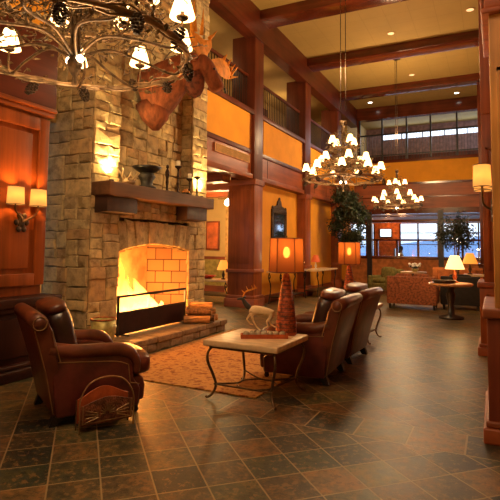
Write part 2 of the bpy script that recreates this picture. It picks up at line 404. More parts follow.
# ----- left wall, band of wood and ochre panels over the arcade
def fascia(y0, y1, n0):
    wl = struct(bx('wall_left', -5.75, y0, 3.22, -5.44, y1, 4.95, wood_y))
    MB().box(-5.46, y0, 3.22, -5.38, y1, 3.34).build('moulding', wood_y, wl, bevel=.01)
    MB().box(-5.46, y0, 4.86, -5.36, y1, 4.98).build('cap_rail', dwood_y, wl, bevel=.01)
    MB().box(-5.46, y0, 3.86, -5.41, y1, 3.97).build('panel_rail', dwood_y, wl, bevel=.008)
    return wl
wl1 = fascia(8.2, 21.3, 0)
wl0 = fascia(-4, 4.3, 0); wl0.name = 'wall_left_near'
def panel(wl, y0, y1): MB().box(-5.45, y0, 3.97, -5.42, y1, 4.86).build('ochre_panel', yellow, wl)
for a, b in ((8.3, 10.85), (11.7, 14.6), (15.4, 18.3), (19.1, 21.2)): panel(wl1, a, b)
panel(wl0, -3.9, 4.2)
mb = MB()
for yy in (12.0, 15.9, 17.2): mb.box(-5.45, yy-.006, 3.34, -5.432, yy+.006, 3.86)
mb.build('panel_joint', dwood_z, wl1)
# columns on the left side
def left_column(nm, y0, y1, lab):
    t = thing('wood_column', lab, 'column', (-5.72, (y0+y1)/2, 0), 0, None)
    h = (y1-y0)/2
    MB().box(-.36, -h, 0, .38, h, 3.22).build('shaft', wood_z, t, bevel=.015)
    MB().box(-.42, -h-.05, 0, .44, h+.05, .22).box(-.40, -h-.03, .22, .42, h+.03, .30).box(-.40,-h-.03,.86,.42,h+.03,.95).build('plinth', wood_x, t, bevel=.015)
    MB().box(-.40, -h-.03, 3.08, .42, h+.03, 3.22).build('capital', wood_x, t, bevel=.01)
    MB().box(-.27, -h-.012, 1.1, .28, -h, 2.95).build('recessed_panel', wood_z, t, bevel=.008)
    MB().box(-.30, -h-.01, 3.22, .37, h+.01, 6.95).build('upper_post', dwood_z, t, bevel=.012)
    return t
left_column('a', 11.0, 11.5, 'tall reddish wood column just right of the stone fireplace, rising past the ochre panels')
left_column('b', 14.75, 15.25, 'tall wood column standing behind the wide middle chandelier, beyond the wall mirror')
left_column('c', 18.4, 18.9, 'tall wood column partly hidden behind the tall indoor tree')
# lower wall between the columns
struct(bx('wall_left_low', -5.80, 11.5, 0, -5.62, 21.3, 3.22, yellow))
struct(bx('baseboard_left', -5.62, 11.5, 0, -5.58, 21.3, .2, wood_y))
# upper gallery
g = struct(bx('ceiling_gallery_floor', -10.5, -4, 3.3, -5.75, 21.3, 4.9, tan))
struct(bx('wall_gallery_left', -8.3, -4, 4.9, -8.1, 21.3, 7.6, tan))
struct(bx('wall_gallery_end', -8.3, 21.3, 4.9, -5.75, 21.5, 7.6, tan))
struct(bx('ceiling_gallery', -8.3, -4, 7.3, -5.62, 21.3, 7.5, tan))
for k, (yy) in enumerate((9.3, 13., 16.7)):
    w_ = struct(bx('door_%d' % (k+1), -8.09, yy, 4.9, -8.03, yy+1.0, 7.0, dwood_z))
    MB().box(-8.03, yy+.85, 5.9, -7.98, yy+.93, 6.0).build('door_handle', tiron, w_)
def railing(y0, y1, lab, x=-5.55):
    t = thing('balcony_railing', lab, 'railing', (x, y0, 4.95)); L = y1-y0
    MB().box(-.03, 0, .90, .03, L, .97).build('handrail', dwood_y, t)
    MB().box(-.02, 0, .05, .02, L, .09).build('bottom_rail', iron, t)
    n = int(L/.12); m = MB()
    for i in range(n): y = (i+.5)*L/n; m.box(-.008, y-.008, .09, .008, y+.008, .90)
    m.build('balusters', iron, t, kind='stuff')
    return t
railing(8.25, 10.95, 'iron balcony railing above the ochre panel beside the stone chimney')
railing(11.55, 14.7, 'iron balcony railing between the first and second upper posts')
railing(15.3, 18.35, 'iron balcony railing between the second and third upper posts')
railing(18.95, 21.2, 'farthest iron balcony railing on the left wall')
# vent grille
vg = thing('vent_grille', 'long slatted air vent grille on the wood band right of the chimney', 'vent', (-5.43, 9.15, 3.60))
MB().box(0, 0, 0, .02, 1.72, .20).build('frame', simple('vent_paint', (.55,.27,.11), .6, bmp=0), vg)
m = MB()
for i in range(7): m.box(.02, .05, .025+i*.023, .03, 1.67, .036+i*.023)
m.build('slats', tan, vg)

# side room seen between the fireplace and the first column
struct(bx('wall_side_room', -11, 14.5, 0, -5.8, 14.7, 3.3, cream))
struct(bx('wall_side_room_left', -11, -4, 0, -10.8, 14.6, 3.3, cream))
struct(bx('baseboard_side_room', -11, 14.44, 0, -5.8, 14.5, .2, wood_x))
struct(bx('trim_9', -11, 14.46, 1.08, -5.8, 14.5, 1.18, wood_x))
struct(bx('trim_10', -8.0, 14.3, 0, -7.5, 14.5, 3.3, simple('pilaster_tan', (.60,.34,.10), .7, bmp=0)))
for k, y in enumerate((8.6, 10.2, 11.8, 13.3)):
    struct(bx('trim_%d' % (11+k), -10.8, y, 3.08, -5.8, y+.35, 3.3, wood_x))
struct(bx('wall_side_room_wainscot', -11, 14.47, .2, -8.0, 14.5, 1.08, simple('olive_paint', (.35,.27,.06), .8, bmp=0)))
a_ = thing('framed_picture', 'red and orange picture in a frame on the side room wall, right of the fireplace', 'picture', (-8.62, 14.46, 1.40))
MB().box(-.22, -.03, 0, .30, .03, .98).build('frame', wood_z, a_, bevel=.01)
MB().box(-.17, -.036, .05, .25, -.03, .93).build('canvas', simple('red_orange_canvas', (.62,.14,.03), .6, var=.3, scale=3), a_)
fx = thing('ceiling_light', 'small bright ceiling light with brown arms in the side room', 'light', (-7.2, 13.0, 2.84))
MB().tube([(0,0,.44),(0,0,.1)], .015).tube([(-.35,0,.14),(0,0,.1),(.2,0,.12)], .014).build('stem', tiron, fx)
MB().lathe([(.03,.12),(.10,.05),(.11,-.02),(.07,-.07),(.0,-.09)], 16).build('globe', bulb_m, fx, smooth=True)

# ----- left wood pier with panelled face and pedestal
pr_ = thing('wood_pier', 'massive panelled reddish wood pier with a cornice on the far left', 'column', (-5.4, 3.3, 0))
def PB(name, x0, y0, z0, x1, y1, z1, mat, bev=.01): return MB().box(x0+5.4, y0-3.3, z0, x1+5.4, y1-3.3, z1).build(name, mat, pr_, bevel=bev)
PB('shaft', -5.9, 2.4, .9, -4.99, 4.30, 3.15, wood_z)
MB().box(.42, -.9, 1.02, .46, .20, 3.05).box(.42,.86,1.02,.46,1.0,3.05).box(.42,.2,1.02,.46,.86,1.16).box(.42,.2,2.90,.46,.86,3.05).build('panel_frame', wood_z, pr_, bevel=.008)
MB().box(.41, .30, 1.22, .435, .78, 2.84).build('raised_panel', wood_z, pr_, bevel=.01)
MB().box(-.5,-.95,3.09,.47,1.06,3.15).box(-.5,-.98,3.15,.50,1.08,3.20).build('cornice', wood_y, pr_, bevel=.012)
PB('frieze', -5.9, 2.4, 3.20, -4.93, 4.38, 4.15, dwood_y)
MB().box(-.5,-1.0,.80,.66,1.12,.90).box(-.5,-.95,.74,.62,1.08,.80).build('pedestal_cap', pwood_y, pr_, bevel=.012)
PB('pedestal', -5.9, 2.4, .12, -4.83, 4.34, .74, pwood_z)
MB().box(-.5,-1.0,0,.68,1.12,.12).box(-.5,-.97,.12,.64,1.09,.17).build('pedestal_base', pwood_y, pr_, bevel=.015)
MB().box(.57,.30,.24,.60,.80,.68).box(.57,-.6,.24,.60,.15,.68).build('pedestal_panel', pwood_z, pr_, bevel=.01)
struct(bx('wall_upper_left_near', -5.9, -4, 4.15, -5.0, 4.4, 7.65, yellow))

# ------------------------------------------------------------------ sconces
def sconce(loc, rz, lab):
    t = thing('wall_sconce', lab, 'sconce', loc, rz)     # faces local +x, arms spread along local y
    m = MB().ellip((.015,0,-.30), (.02,.05,.085), 1, 12, 8)
    for a in range(6): 
        q = a*PI/3; m.ellip((.02, .07*math.cos(q), -.30+.09*math.sin(q)), (.014,.035,.035), 1, 8, 6)
    m.build('back_plate', bronze_d, t, smooth=True)
    for s in (-1, 1):
        MB().tube(bez([(.02,0,-.30),(.09,s*.06,-.25),(.10,s*.15,-.17),(.10,s*.155,-.08)], 6), .010).build('arm', tiron, t, smooth=True)
        MB().lathe([(.035,-.09),(.05,-.075),(.012,-.07),(.012,.0)], 12, (.10, s*.155, 0)).build('candle_cup', tiron, t, smooth=True)
        MB().open_lathe([(.105,-.10),(.095,.10)], 20, (.10, s*.155, 0), .75, 1).build('lamp_shade', shade_sc, t, smooth=True, solid=.003)
        MB().tube([(.10+.079*math.cos(k*PI/10), s*.155+.105*math.sin(k*PI/10), -.10) for k in range(20)], .004, 5, True).build('lower_trim', tiron, t)
        MB().tube([(.10+.072*math.cos(k*PI/10), s*.155+.096*math.sin(k*PI/10), .10) for k in range(20)], .004, 5, True).build('upper_trim', tiron, t)
    return t
sconce((-4.96, 3.95, 2.06), 0, 'twin shaded brass wall sconce on the panelled pier at the far left')
sconce((.02, 5.06, 2.17), PI, 'twin shaded wall sconce on the near wood column at the right edge')
for y_ in (3.795, 4.105): point((-4.86, y_, 2.06), 34, (1,.42,.10), .035, 'sconce_bulb')
for y_ in (4.905, 5.215): point((-.08, y_, 2.17), 16, (1,.48,.13), .035, 'sconce_bulb')

# ------------------------------------------------------------------ right columns
def right_col(y0, y1, x0, lab, near=False, mats=(wood_z, wood_x)):
    t = thing('wood_column', lab, 'column', (x0, y0, 0)); L = y1-y0; W = .75
    MB().box(0, 0, 1.0, W, L, 3.5).build('shaft', mats[0], t, bevel=.012)
    MB().box(.05,-.018,1.2,.09,0,3.0).box(W-.1,-.018,1.2,W-.05,0,3.0).box(.05,-.018,2.96,W-.05,0,3.0).build('panel_frame', mats[0], t, bevel=.006)
    if near: MB().box(-.05,-.05,3.45,W+.05,L+.05,3.50).box(-.03,-.03,3.50,W+.03,L+.03,3.60).box(-.06,-.06,3.60,W+.06,L+.06,3.68).build('capital', mats[1], t, bevel=.012)
    MB().box(0, 0, 3.5, W, L, 7.3).build('upper_post', mats[0], t, bevel=.012)
    MB().box(-.06,-.06,.10,W+.06,L+.06,.96).build('pedestal', ped_m if near else mats[0], t, bevel=.012)
    MB().box(-.09,-.09,.96,W+.09,L+.09,1.04).build('pedestal_cap', mats[1], t, bevel=.015)
    MB().box(-.10,-.10,0,W+.10,L+.10,.12).box(-.08,-.08,.12,W+.08,L+.08,.17).build('pedestal_base', mats[1], t, bevel=.015)
    MB().box(.03,-.075,.24,.07,-.06,.88).box(W-.09,-.075,.24,W-.03,-.06,.88).box(.03,-.075,.84,W-.03,-.06,.88).box(.03,-.075,.2,W-.03,-.06,.24).build('pedestal_moulding', ped_m if near else mats[0], t, bevel=.006)
    return t
right_col(4.42, 5.38, .0, 'nearest wood column with pedestal and cornice, cut by the right edge of the picture', True, (amber_z, wood_x))
right_col(7.9, 8.6, -.13, 'second wood column on the right, just peeking out behind the nearest one')
right_col(11.3, 12.0, -.05, 'third wood column on the right, mostly hidden behind the nearer ones')
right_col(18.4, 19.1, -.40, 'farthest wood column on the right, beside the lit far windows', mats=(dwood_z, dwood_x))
struct(bx('wall_right', .15, 5.42, 0, .4, 21.3, 7.65, wood_z))
struct(bx('wall_right_near', 3.8, -4, 0, 4, 5.3, 7.65, cream)); struct(bx('wall_right_return', .4, 5.42, 0, 4, 5.55, 7.65, cream))
struct(bx('wall_back', -6, -4.1, 0, 4, -3.9, 7.65, cream))
struct(bx('wall_left_side_near', -5.9, -4, 0, -5.7, 2.4, 7.65, wood_z))

# ------------------------------------------------------------------ stone fireplace
def leafs(u0, v0, u1, v1, out, mx=.42, mn=.13):
    wd, ht = u1-u0, v1-v0
    lim_w = random.uniform(.24, .55); lim_h = random.uniform(.13, .32)
    if wd > lim_w*1.25 and (wd/lim_w > ht/lim_h or ht < mn*2) and wd > 2*mn:
        c = u0 + wd*random.uniform(.36, .64); leafs(u0, v0, c, v1, out); leafs(c, v0, u1, v1, out); return
    if ht > lim_h*1.15 and ht > 2*mn*.8:
        c = v0 + ht*random.uniform(.36, .64); leafs(u0, v0, u1, c, out); leafs(u0, c, u1, v1, out); return
    out.append((u0, v0, u1, v1))
def stone_poly(mb, poly, P, U, V, N, d0=.0):
    P, U, V, N = map(Vector, (P, U, V, N)); n = len(poly); mb.cur = random.uniform(.02, 1)
    cu = sum(p[0] for p in poly)/n; cv = sum(p[1] for p in poly)/n
    dep = random.uniform(.012, .042)+d0; vs = []
    def ring(shr, d, jit):
        r = []
        for u, v in poly:
            L = math.hypot(u-cu, v-cv) or 1; k = 1-shr/L
            r.append(P+U*(cu+(u-cu)*k+random.uniform(-jit, jit))+V*(cv+(v-cv)*k+random.uniform(-jit, jit))+N*(d+random.uniform(-jit, jit)))
        return r
    r0 = ring(.005, -.02, 0); r1 = ring(.006, dep*.5, .003); r2 = ring(.020, dep, .006)
    vs = r0+r1+r2; fs = []
    for k in (0, 1):
        for i in range(n): fs.append((k*n+i, k*n+(i+1)%n, (k+1)*n+(i+1)%n, (k+1)*n+i))
    vs.append(P+U*cu+V*cv+N*(dep+random.uniform(0,.012)))
    for i in range(n): fs.append((2*n+i, 2*n+(i+1)%n, 3*n))
    mb.add(vs, fs)
def stones(mb, rects, P, U, V, N):
    for r in rects:
        out = []; leafs(*r, out)
        for (a, b, c, d) in out:
            j = lambda: random.uniform(-.016, .016)
            poly = [(a+j()*.5, b+j()*.5), ((a+c)/2, b+j()*.6), (c+j()*.5, b+j()*.5), (c+j()*.5, (b+d)/2), (c+j()*.5, d+j()*.5), ((a+c)/2, d+j()*.6), (a+j()*.5, d+j()*.5), (a+j()*.5, (b+d)/2)]
            stone_poly(mb, poly, P, U, V, N)
FX, Y0, Y1 = -5.04, 5.14, 8.18         # breast face and its ends
fp = thing('stone_fireplace', 'tall fieldstone fireplace and chimney rising to the ceiling behind the mantel', 'fireplace', (0,0,0))
OY0, OY1, SPR, TOP, HZ = 5.73, 7.58, 1.41, 1.52, .2
def arc_z(y):
    c = (OY0+OY1)/2; h = (OY1-OY0)/2; return SPR+(TOP-SPR)*(1-((y-c)/h)**2)
core = MB()
core.box(-5.95, Y0, 0, FX, OY0, 2.2).box(-5.95, OY1, 0, FX, Y1, 2.2).box(-5.95, OY0, 0, FX, OY1, HZ+.02)
NS = 12
for i in range(NS):
    ya, yb = OY0+(OY1-OY0)*i/NS, OY0+(OY1-OY0)*(i+1)/NS
    core.box(-5.95, ya, min(arc_z(ya), arc_z(yb)), FX, yb, 2.2)
core.box(-5.95, Y0, 2.2, FX, 5.68, CZ).box(-5.95, 7.66, 2.2, FX, Y1, CZ).box(-5.95, 5.68, 2.2, FX-.24, 7.66, CZ)
core.build('chimney_core', mortar, fp)
sb = MB()
F = ((FX, 0, 0), (0,1,0), (0,0,1), (1,0,0))
stones(sb, [(Y0, HZ, OY0, 2.25), (OY1, HZ, Y1, 2.25), (OY0, 1.92, OY1, 2.25), (Y0, 2.25, 5.68, CZ), (7.66, 2.25, Y1, CZ)], *F)
stones(sb, [(5.68, 2.35, 7.66, CZ)], (FX-.24, 0, 0), (0,1,0), (0,0,1), (1,0,0))
stones(sb, [(0, 0, .88, CZ)], (FX, Y0, 0), (-1,0,0), (0,0,1), (0,-1,0))
stones(sb, [(0, 2.3, .22, CZ)], (FX-.01, 7.66, 0), (-1,0,0), (0,0,1), (0,-1,0))
y = OY0
while y < OY1-.04:                                  # upright stones of the arch
    yb = min(OY1, y+random.uniform(.09, .19))
    if OY1-yb < .07: yb = OY1
    c = (OY0+OY1)/2; fan = lambda q: (q-c)*.10
    stone_poly(sb, [(y, arc_z(y)), (yb, arc_z(yb)), (min(yb+fan(yb), OY1+.06), 1.90+random.uniform(-.03,.02)), (max(y+fan(y), OY0-.06), 1.90+random.uniform(-.03,.02))], *F, d0=.015)
    y = yb
sb.build('stone_facing', stone, fp)
# fire chamber
ch = MB()
bxk = -5.72
ch.add([(FX-.02,OY0,HZ),(bxk,OY0+.3,HZ),(bxk,OY0+.3,1.7),(FX-.02,OY0,1.7)], [(0,1,2,3)])
ch.add([(FX-.02,OY1,HZ),(bxk,OY1-.3,HZ),(bxk,OY1-.3,1.7),(FX-.02,OY1,1.7)], [(3,2,1,0)])
MB().add([(bxk,OY0+.3,HZ),(bxk,OY1-.3,HZ),(bxk,OY1-.3,1.7),(bxk,OY0+.3,1.7)], [(0,1,2,3)]).build('fire_back', simple('fired_clay', (.46,.26,.12), .9, var=.3, scale=3), fp)
ch.add([(FX-.02,OY0,HZ+.03),(FX-.02,OY1,HZ+.03),(bxk,OY1-.3,HZ+.03),(bxk,OY0+.3,HZ+.03)], [(0,1,2,3)])
# the core is solid there, so carve it with a boolean cutter built as real chamber walls
co = [o for o in C.objects if o.name.startswith('chimney_core')][0]
cut = MB(); cut.prism([(FX+.2, OY0), (FX+.2, OY1), (bxk-.01, OY1-.29), (bxk-.01, OY0+.29)], lambda u, v, w_: (u, v, w_), HZ+.02, 1.75).build('cutter', None)
ch.build('fire_chamber', firebrick, fp)
# (rebuild core without the chamber volume instead of a live boolean)
bpy.data.objects.remove(bpy.data.objects['cutter']); bpy.data.objects.remove(co)
core = MB()
core.box(-5.95, Y0, 0, FX, OY0, 2.2).box(-5.95, OY1, 0, FX, Y1, 2.2).box(-5.95, OY0, 0, FX, OY1, HZ+.02)
for i in range(NS):
    ya, yb = OY0+(OY1-OY0)*i/NS, OY0+(OY1-OY0)*(i+1)/NS
    core.box(FX-.12, ya, min(arc_z(ya), arc_z(yb)), FX, yb, 2.2)
core.box(-5.95, OY0, 0, -5.74, OY1, 2.2).box(-5.95, OY0, 1.72, FX, OY1, 2.2)
core.box(-5.95, Y0, 2.2, FX, 5.68, CZ).box(-5.95, 7.66, 2.2, FX, Y1, CZ).box(-5.95, 5.68, 2.2, FX-.24, 7.66, CZ)
core.build('chimney_core', mortar, fp)
# hearth
he = thing('raised_hearth', 'low raised flagstone hearth ledge in front of the fire', 'hearth', (-4.7, 6.3, 0))
MB().box(-.33, -1.5, 0, .30, 1.55, .12).build('hearth_body', mortar, he)
hb = MB()
stones(hb, [(-1.5, 0, 1.55, .12)], (.31, 0, 0), (0,1,0), (0,0,1), (1,0,0))
stones(hb, [(-.6, 0, .05, .12)], (.27, 1.56, 0), (1,0,0), (0,0,1), (0,1,0)); stones(hb, [(-.6, 0, .05, .12)], (.27, -1.51, 0), (1,0,0), (0,0,1), (0,-1,0))
hb.build('ledge_stones', hstone, he)
hs = MB(); y = -1.53
while y < 1.58:
    yb = min(1.60, y+random.uniform(.45, .75)); hs.cur = random.uniform(.05, 1)
    if 1.60-yb < .25: yb = 1.60
    hs.box(-.33, y+.006, .12, .355+random.uniform(-.012,.012), yb-.006, .20); y = yb
hs.build('hearth_slabs', hstone, he, bevel=.012)
# mantel
mt = thing('timber_mantel', 'heavy hewn timber mantel beam on corbels across the fireplace', 'mantel', (-4.85, 6.55, 2.2))
mm = MB(); n = 24
vs = []; prof = [(-.20,.0),(.155,.0),(.155,.20),(-.20,.20)]
for i in range(n+1):
    yy = -1.41+2.80*i/n
    for (u, v) in prof: vs.append((u+random.uniform(-.006,.006), yy, v+random.uniform(-.008,.008)))
fs = [(i*4+k, i*4+(k+1)%4, (i+1)*4+(k+1)%4, (i+1)*4+k) for i in range(n) for k in range(4)] + [(0,1,2,3)[::-1], tuple(n*4+k for k in range(4))]
mm.add(vs, fs).build('beam', mantel_m, mt, bevel=.012)
dm = wood('corbel_timber', (.060,.024,.012), 0, rough=.6)
for (ya, yb) in ((-1.36, -.72), (.62, 1.28)):
    MB().prism([(-.20,0),(.07,0),(.07,-.22),(-.20,-.24)], lambda u, v, w_: (u, w_, v), ya, yb).build('corbel', dm, mt, bevel=.006)
# fire screen
fs_ = thing('fire_screen', 'black metal fire screen guard across the fireplace opening', 'fire screen', (-4.85, 6.4, .2))
MB().box(-.012, -.84, .02, .012, .84, .33).build('solid_panel', simple('scorched_steel', (.03,.008,.008), .45, .5), fs_)
MB().box(-.018,-.86,.0,.018,-.84,.57).box(-.018,.84,.0,.018,.86,.57).box(-.02,-.86,.55,.02,.86,.585).box(-.018,-.86,.32,.018,.86,.345).build('frame', black, fs_)
for s in (-1, 1): MB().box(-.14, s*.74-.012, -.0, .12, s*.74+.012, .02).build('foot', black, fs_)
# fire
fl_ = thing('log_fire', 'blazing log fire with tall flames inside the fireplace opening', 'fire', (-5.35, 6.5, .25))
for (ya, yb, xx, zz) in ((-.5,.5,.05,.05), (-.45,.4,-.1,.07), (-.3,.45,.0,.17)):
    MB().tube([(xx,ya,zz),(xx+.03,0,zz+.01),(xx-.02,yb,zz)], .06, 10).build('burning_log', bark, fl_)
g_ = MB()
for k in range(9): yy = -.5+k*.125; g_.tube([(.16,yy,-.02),(.17,yy+.01,.17),(.19,yy+.05,.24)], .010, 6)
g_.build('grate', black, fl_)
def flame(x, y, h, r):
    ph = random.uniform(0, 6); n = 9
    pts = [(x+.05*math.sin(ph+i*.8)*i/n, y+.07*math.sin(ph*2+i*.9)*i/n, h*i/(n-1)) for i in range(n)]
    rs = [r*(.55+1.2*t)*(1-t)**.8 if t < 1 else 0 for t in [i/(n-1)*.999 for i in range(n)]]
    MB().tube(pts, rs, 10).build('flame', flame_m, fl_, smooth=True)
for (x, y, h, r) in ((.22,-.60,1.0,.09),(.24,-.50,.8,.08),(.22,-.70,.9,.08),(.22,-.38,.6,.09),(.12,-.66,1.05,.11),(.16,-.56,.78,.10),(.10,-.62,.66,.12),(.14,-.42,.70,.13),(.12,-.34,.56,.12),(.05,-.28,.74,.13),(.12,-.18,.62,.12),(.08,-.05,.58,.13),(.12,.06,.50,.12),(.02,.03,.72,.12),(.10,.18,.48,.11),(.12,.30,.42,.11),(-.05,.3,.60,.12),(.10,.42,.38,.10),(.14,-.5,.5,.11),(-.08,.12,.66,.12),(.12,.55,.30,.09)):
    flame(x, y, h, r)
point((-5.15, 6.05, .75), 150, (1,.32,.05), .16, 'fire_glow'); point((-5.22, 6.75, .6), 85, (1,.34,.06), .16, 'fire_glow')
point((-5.3, 6.4, 1.0), 50, (1,.36,.07), .16, 'fire_glow')
# logs on the hearth
for k, (x, y, z, a, b, L, r) in enumerate(((-4.54,7.10,.265,.55,.02,.44,.066),(-4.55,7.26,.265,.42,-.05,.46,.066),(-4.56,7.42,.263,.5,.03,.42,.064),(-4.55,7.18,.385,.38,.04,.44,.062),(-4.56,7.34,.38,.55,-.03,.42,.060),(-4.56,7.26,.49,.30,.0,.40,.056))):
    pos = ['lowest log nearest the fire screen', 'lowest middle log', 'lowest log nearest the ledge end', 'second-layer log on the left', 'second-layer log on the right', 'topmost log'][k]
    t = thing('firewood_log', 'split firewood log on the hearth ledge, '+pos+' of the stack', 'log', (x, y+.07, z), a, 'firewood stacked on the hearth')
    m = MB(); N = 9; vs = []
    for e in (-L/2, L/2):
        for q in range(N):
            ang = 2*PI*q/N; rr = r*(1 if q < 5 else .82); vs.append((e, rr*math.cos(ang), rr*math.sin(ang)))
    m.add(vs, [(q, (q+1)%N, N+(q+1)%N, N+q) for q in range(N)]).build('bark_side', bark if k in (1, 3) else logm, t)
    MB().add(vs[:N], [tuple(range(N))[::-1]]).build('cut_end', logm, t); MB().add(vs[N:], [tuple(range(N))]).build('cut_end', logm, t)
# pot at the left of the hearth
t = thing('metal_bucket', 'greenish metal bucket with reddish rim on the hearth behind the left armchair', 'bucket', (-4.66, 5.05, .2))
MB().open_lathe([(.001,.0),(.14,.0),(.155,.16),(.165,.33),(.155,.33),(.14,.02),(.001,.015)], 24).build('body', green_pot, t, smooth=True)
MB().tube([(.163*math.cos(k*PI/12), .163*math.sin(k*PI/12), .33) for k in range(24)], .010, 6, True).build('rim', copper_tile, t, smooth=True)
# ---- mantel things
MZ = 2.405
t = thing('footed_bowl', 'dark shallow bowl on a round foot standing at the left of the mantel', 'bowl', (-4.85, 6.12, MZ))
MB().open_lathe([(.0,.22),(.10,.235),(.19,.29),(.23,.335),(.215,.335),(.17,.30),(.08,.255),(0,.245)], 24).build('basin', black, t, smooth=True)
MB().lathe([(.15,0),(.15,.02),(.09,.05),(.10,.12),(.14,.18),(.10,.24)], 20).build('foot', elk_d, t, smooth=True)
t = thing('antler_ornament', 'small tangled antler ornament lying on the mantel left of the bowl', 'ornament', (-4.86, 5.72, MZ))
m = MB()
for k in range(7):
    a = k*.9; m.tube(bez([(0,.0,.03),(.06*math.cos(a),.08*math.sin(a),.06),(.10*math.cos(a+.4),.13*math.sin(a+.4),.12+.02*(k%3))], 5), lerp_r(.016,.005,11), 6)
m.ellip((0,0,.035), (.06,.09,.035), 1, 12, 8); m.build('antlers', simple('weathered_antler', (.34,.24,.13), .7), t, smooth=True); t.scale = (1.3,1.3,1.5)
t = thing('carved_figure', 'slim dark carved figure standing on the mantel between bowl and candlesticks', 'figurine', (-4.85, 6.66, MZ))
MB().lathe([(.05,0),(.05,.015),(.02,.03),(.018,.10),(.028,.16),(.022,.22),(.035,.28),(.04,.33),(.022,.375),(.012,.385),(.026,.41),(.022,.445),(.0,.46)], 14).build('figure', bronze_d, t, smooth=True)
def stick(y, h, lab, candle=True, wx_=.0):
    t = thing('candlestick', lab, 'candlestick', (-4.85+wx_, y, MZ))
    MB().lathe([(.065,0),(.065,.012),(.022,.035),(.016,h*.3),(.026,h*.36),(.014,h*.42),(.018,h*.7),(.012,h*.8),(.02,h-.05),(.058,h-.02),(.062,h),(.0,h)], 16).build('stem', bronze_d, t, smooth=True)
    if candle:
        c_ = MB().lathe([(.034,0),(.034,.085),(.028,.09),(0,.088)], 16).build('candle', wax, t, smooth=True); c_.location = (0,0,h)
        tag(c_, 'white pillar candle', '') ; del c_['category']
        w2 = MB().tube([(0,0,.085),(0,0,.105)], .003, 5).build('wick', black, c_)
    return t
stick(6.97, .48, 'tallest dark candlestick with a white candle on the mantel')
stick(7.33, .31, 'short dark candlestick with a white candle on the mantel, right of the flowers')
stick(7.58, .38, 'dark candlestick without a candle at the right end of the mantel', False)
t = thing('flower_cluster', 'small orange and yellow flower cluster at the foot of the tall candlestick', 'flowers', (-4.80, 7.14, MZ))
m = MB(); m2 = MB()
for k in range(16):
    a = random.uniform(0, 6.28); r = random.uniform(0,.09); m.ellip((.6*r*math.cos(a), r*math.sin(a), .05+random.uniform(-.015,.05)), (.022,.025,.02), 1, 8, 6)
for k in range(10):
    a = k*.63; m2.tube([(0,0,0),(.05*math.cos(a),.08*math.sin(a),.03),(.07*math.cos(a),.12*math.sin(a),.02)], [.006,.014,.002], 5)
m.build('blooms', simple('orange_petals', (.85,.33,.04), .6, bmp=0), t, smooth=True); m2.build('leaves', leaf_g, t)
for y_, lab in ((5.42, 'left'), (7.86, 'right')):
    t = thing('uplight', 'small black uplight on the %s end of the mantel washing the stones' % lab, 'light', (-4.93, y_, MZ))
    MB().lathe([(.035,0),(.035,.03),(.04,.05),(.03,.05),(.0,.045)], 14).build('housing', black, t, smooth=True)
    spot((-4.91, y_, MZ+.06), (-5.00, y_, MZ+1.1), 170, (1,.68,.28), 1.7, .03, 'uplight_beam')
    point((-4.88, y_, MZ+.28), 9, (1,.62,.22), .03, 'uplight_glow')

# ------------------------------------------------------------------ moose head
mo = thing('mounted_moose_head', 'mounted brown moose head with broad orange antlers on the chimney', 'moose head', (-5.24, 6.45, 4.1))
def L_(p): return (p[0]+5.24, p[1]-6.45, p[2]-4.1)
def J(x, y, z, r, r2=None): return (*L_((x,y,z)), r, r2 or r)
js = [J(-5.18,6.50,4.02,.42,.50), J(-5.0,6.50,4.05,.42,.50), J(-4.8,6.52,4.22,.36,.40), J(-4.55,6.62,4.42,.26,.30), J(-4.33,6.72,4.52,.21,.24), J(-4.24,6.76,4.50,.18,.20),
      J(-4.18,6.84,4.38,.15,.16), J(-4.13,6.89,4.27,.12,.13), J(-4.09,6.94,4.17,.145,.14), J(-4.06,6.97,4.09,.10,.12)]
skin('head', js, [(i, i+1) for i in range(len(js)-1)], fur, mo)
MB().tube([L_(p) for p in ((-5.02,6.46,3.85),(-4.98,6.47,3.60),(-4.98,6.48,3.42))], [.30,.22,.06], 14).build('brisket', fur, mo, smooth=True)
for s, p0, p1 in ((1,(-4.22,6.92,4.50),(-4.12,7.18,4.30)), (-1,(-4.30,6.60,4.58),(-4.22,6.38,4.52))):
    d = Vector(p1)-Vector(p0)
    MB().tube([L_(Vector(p0)+d*t) for t in (0,.3,.7,1)], [.03,.065,.055,.01], 10).build('ear', fur, mo, smooth=True)
for (x,y,z) in ((-4.05,6.78,4.42),(-4.22,6.98,4.42)):
    MB().ellip(L_((x,y,z)), (.022,.022,.022), 1, 10, 8).build('eye', black, mo, smooth=True)
m = MB()
for (x,y,z) in ((-3.96,6.98,4.12),(-4.02,7.10,4.12)): m.ellip(L_((x,y,z)), (.02,.025,.03), 1, 10, 8)
m.build('nostrils', black, mo, smooth=True)
MB().tube([L_(p) for p in ((-4.38,6.68,4.34),(-4.36,6.66,4.22),(-4.35,6.66,4.10),(-4.35,6.66,3.99),(-4.35,6.66,3.93))], [.15,.175,.165,.11,.02], 14).build('dewlap', fur_d, mo, smooth=True)
def palm(outline, base, bulge, name='antler'):
    # outline of (y, z) points around the palm, x curved with distance from the head
    vs = []; n = len(outline)
    def X(y, z): d = math.hypot(y-base[1], z-base[2]); return base[0]+bulge*d-.25*d*d
    m = MB()
    cy = sum(p[0] for p in outline)/n; cz = sum(p[1] for p in outline)/n
    for off in (-.018, .018):
        for (y, z) in outline: vs.append(L_((X(y,z)+off*(.5), y, z)))
        vs.append(L_((X(cy,cz)+off*2, cy, cz)))
    N = n+1; fs = []
    for i in range(n):
        j = (i+1) % n; fs += [(i, j, n), (N+j, N+i, N+n), (i, N+i, N+j, j)]
    m.add(vs, fs); return m, X
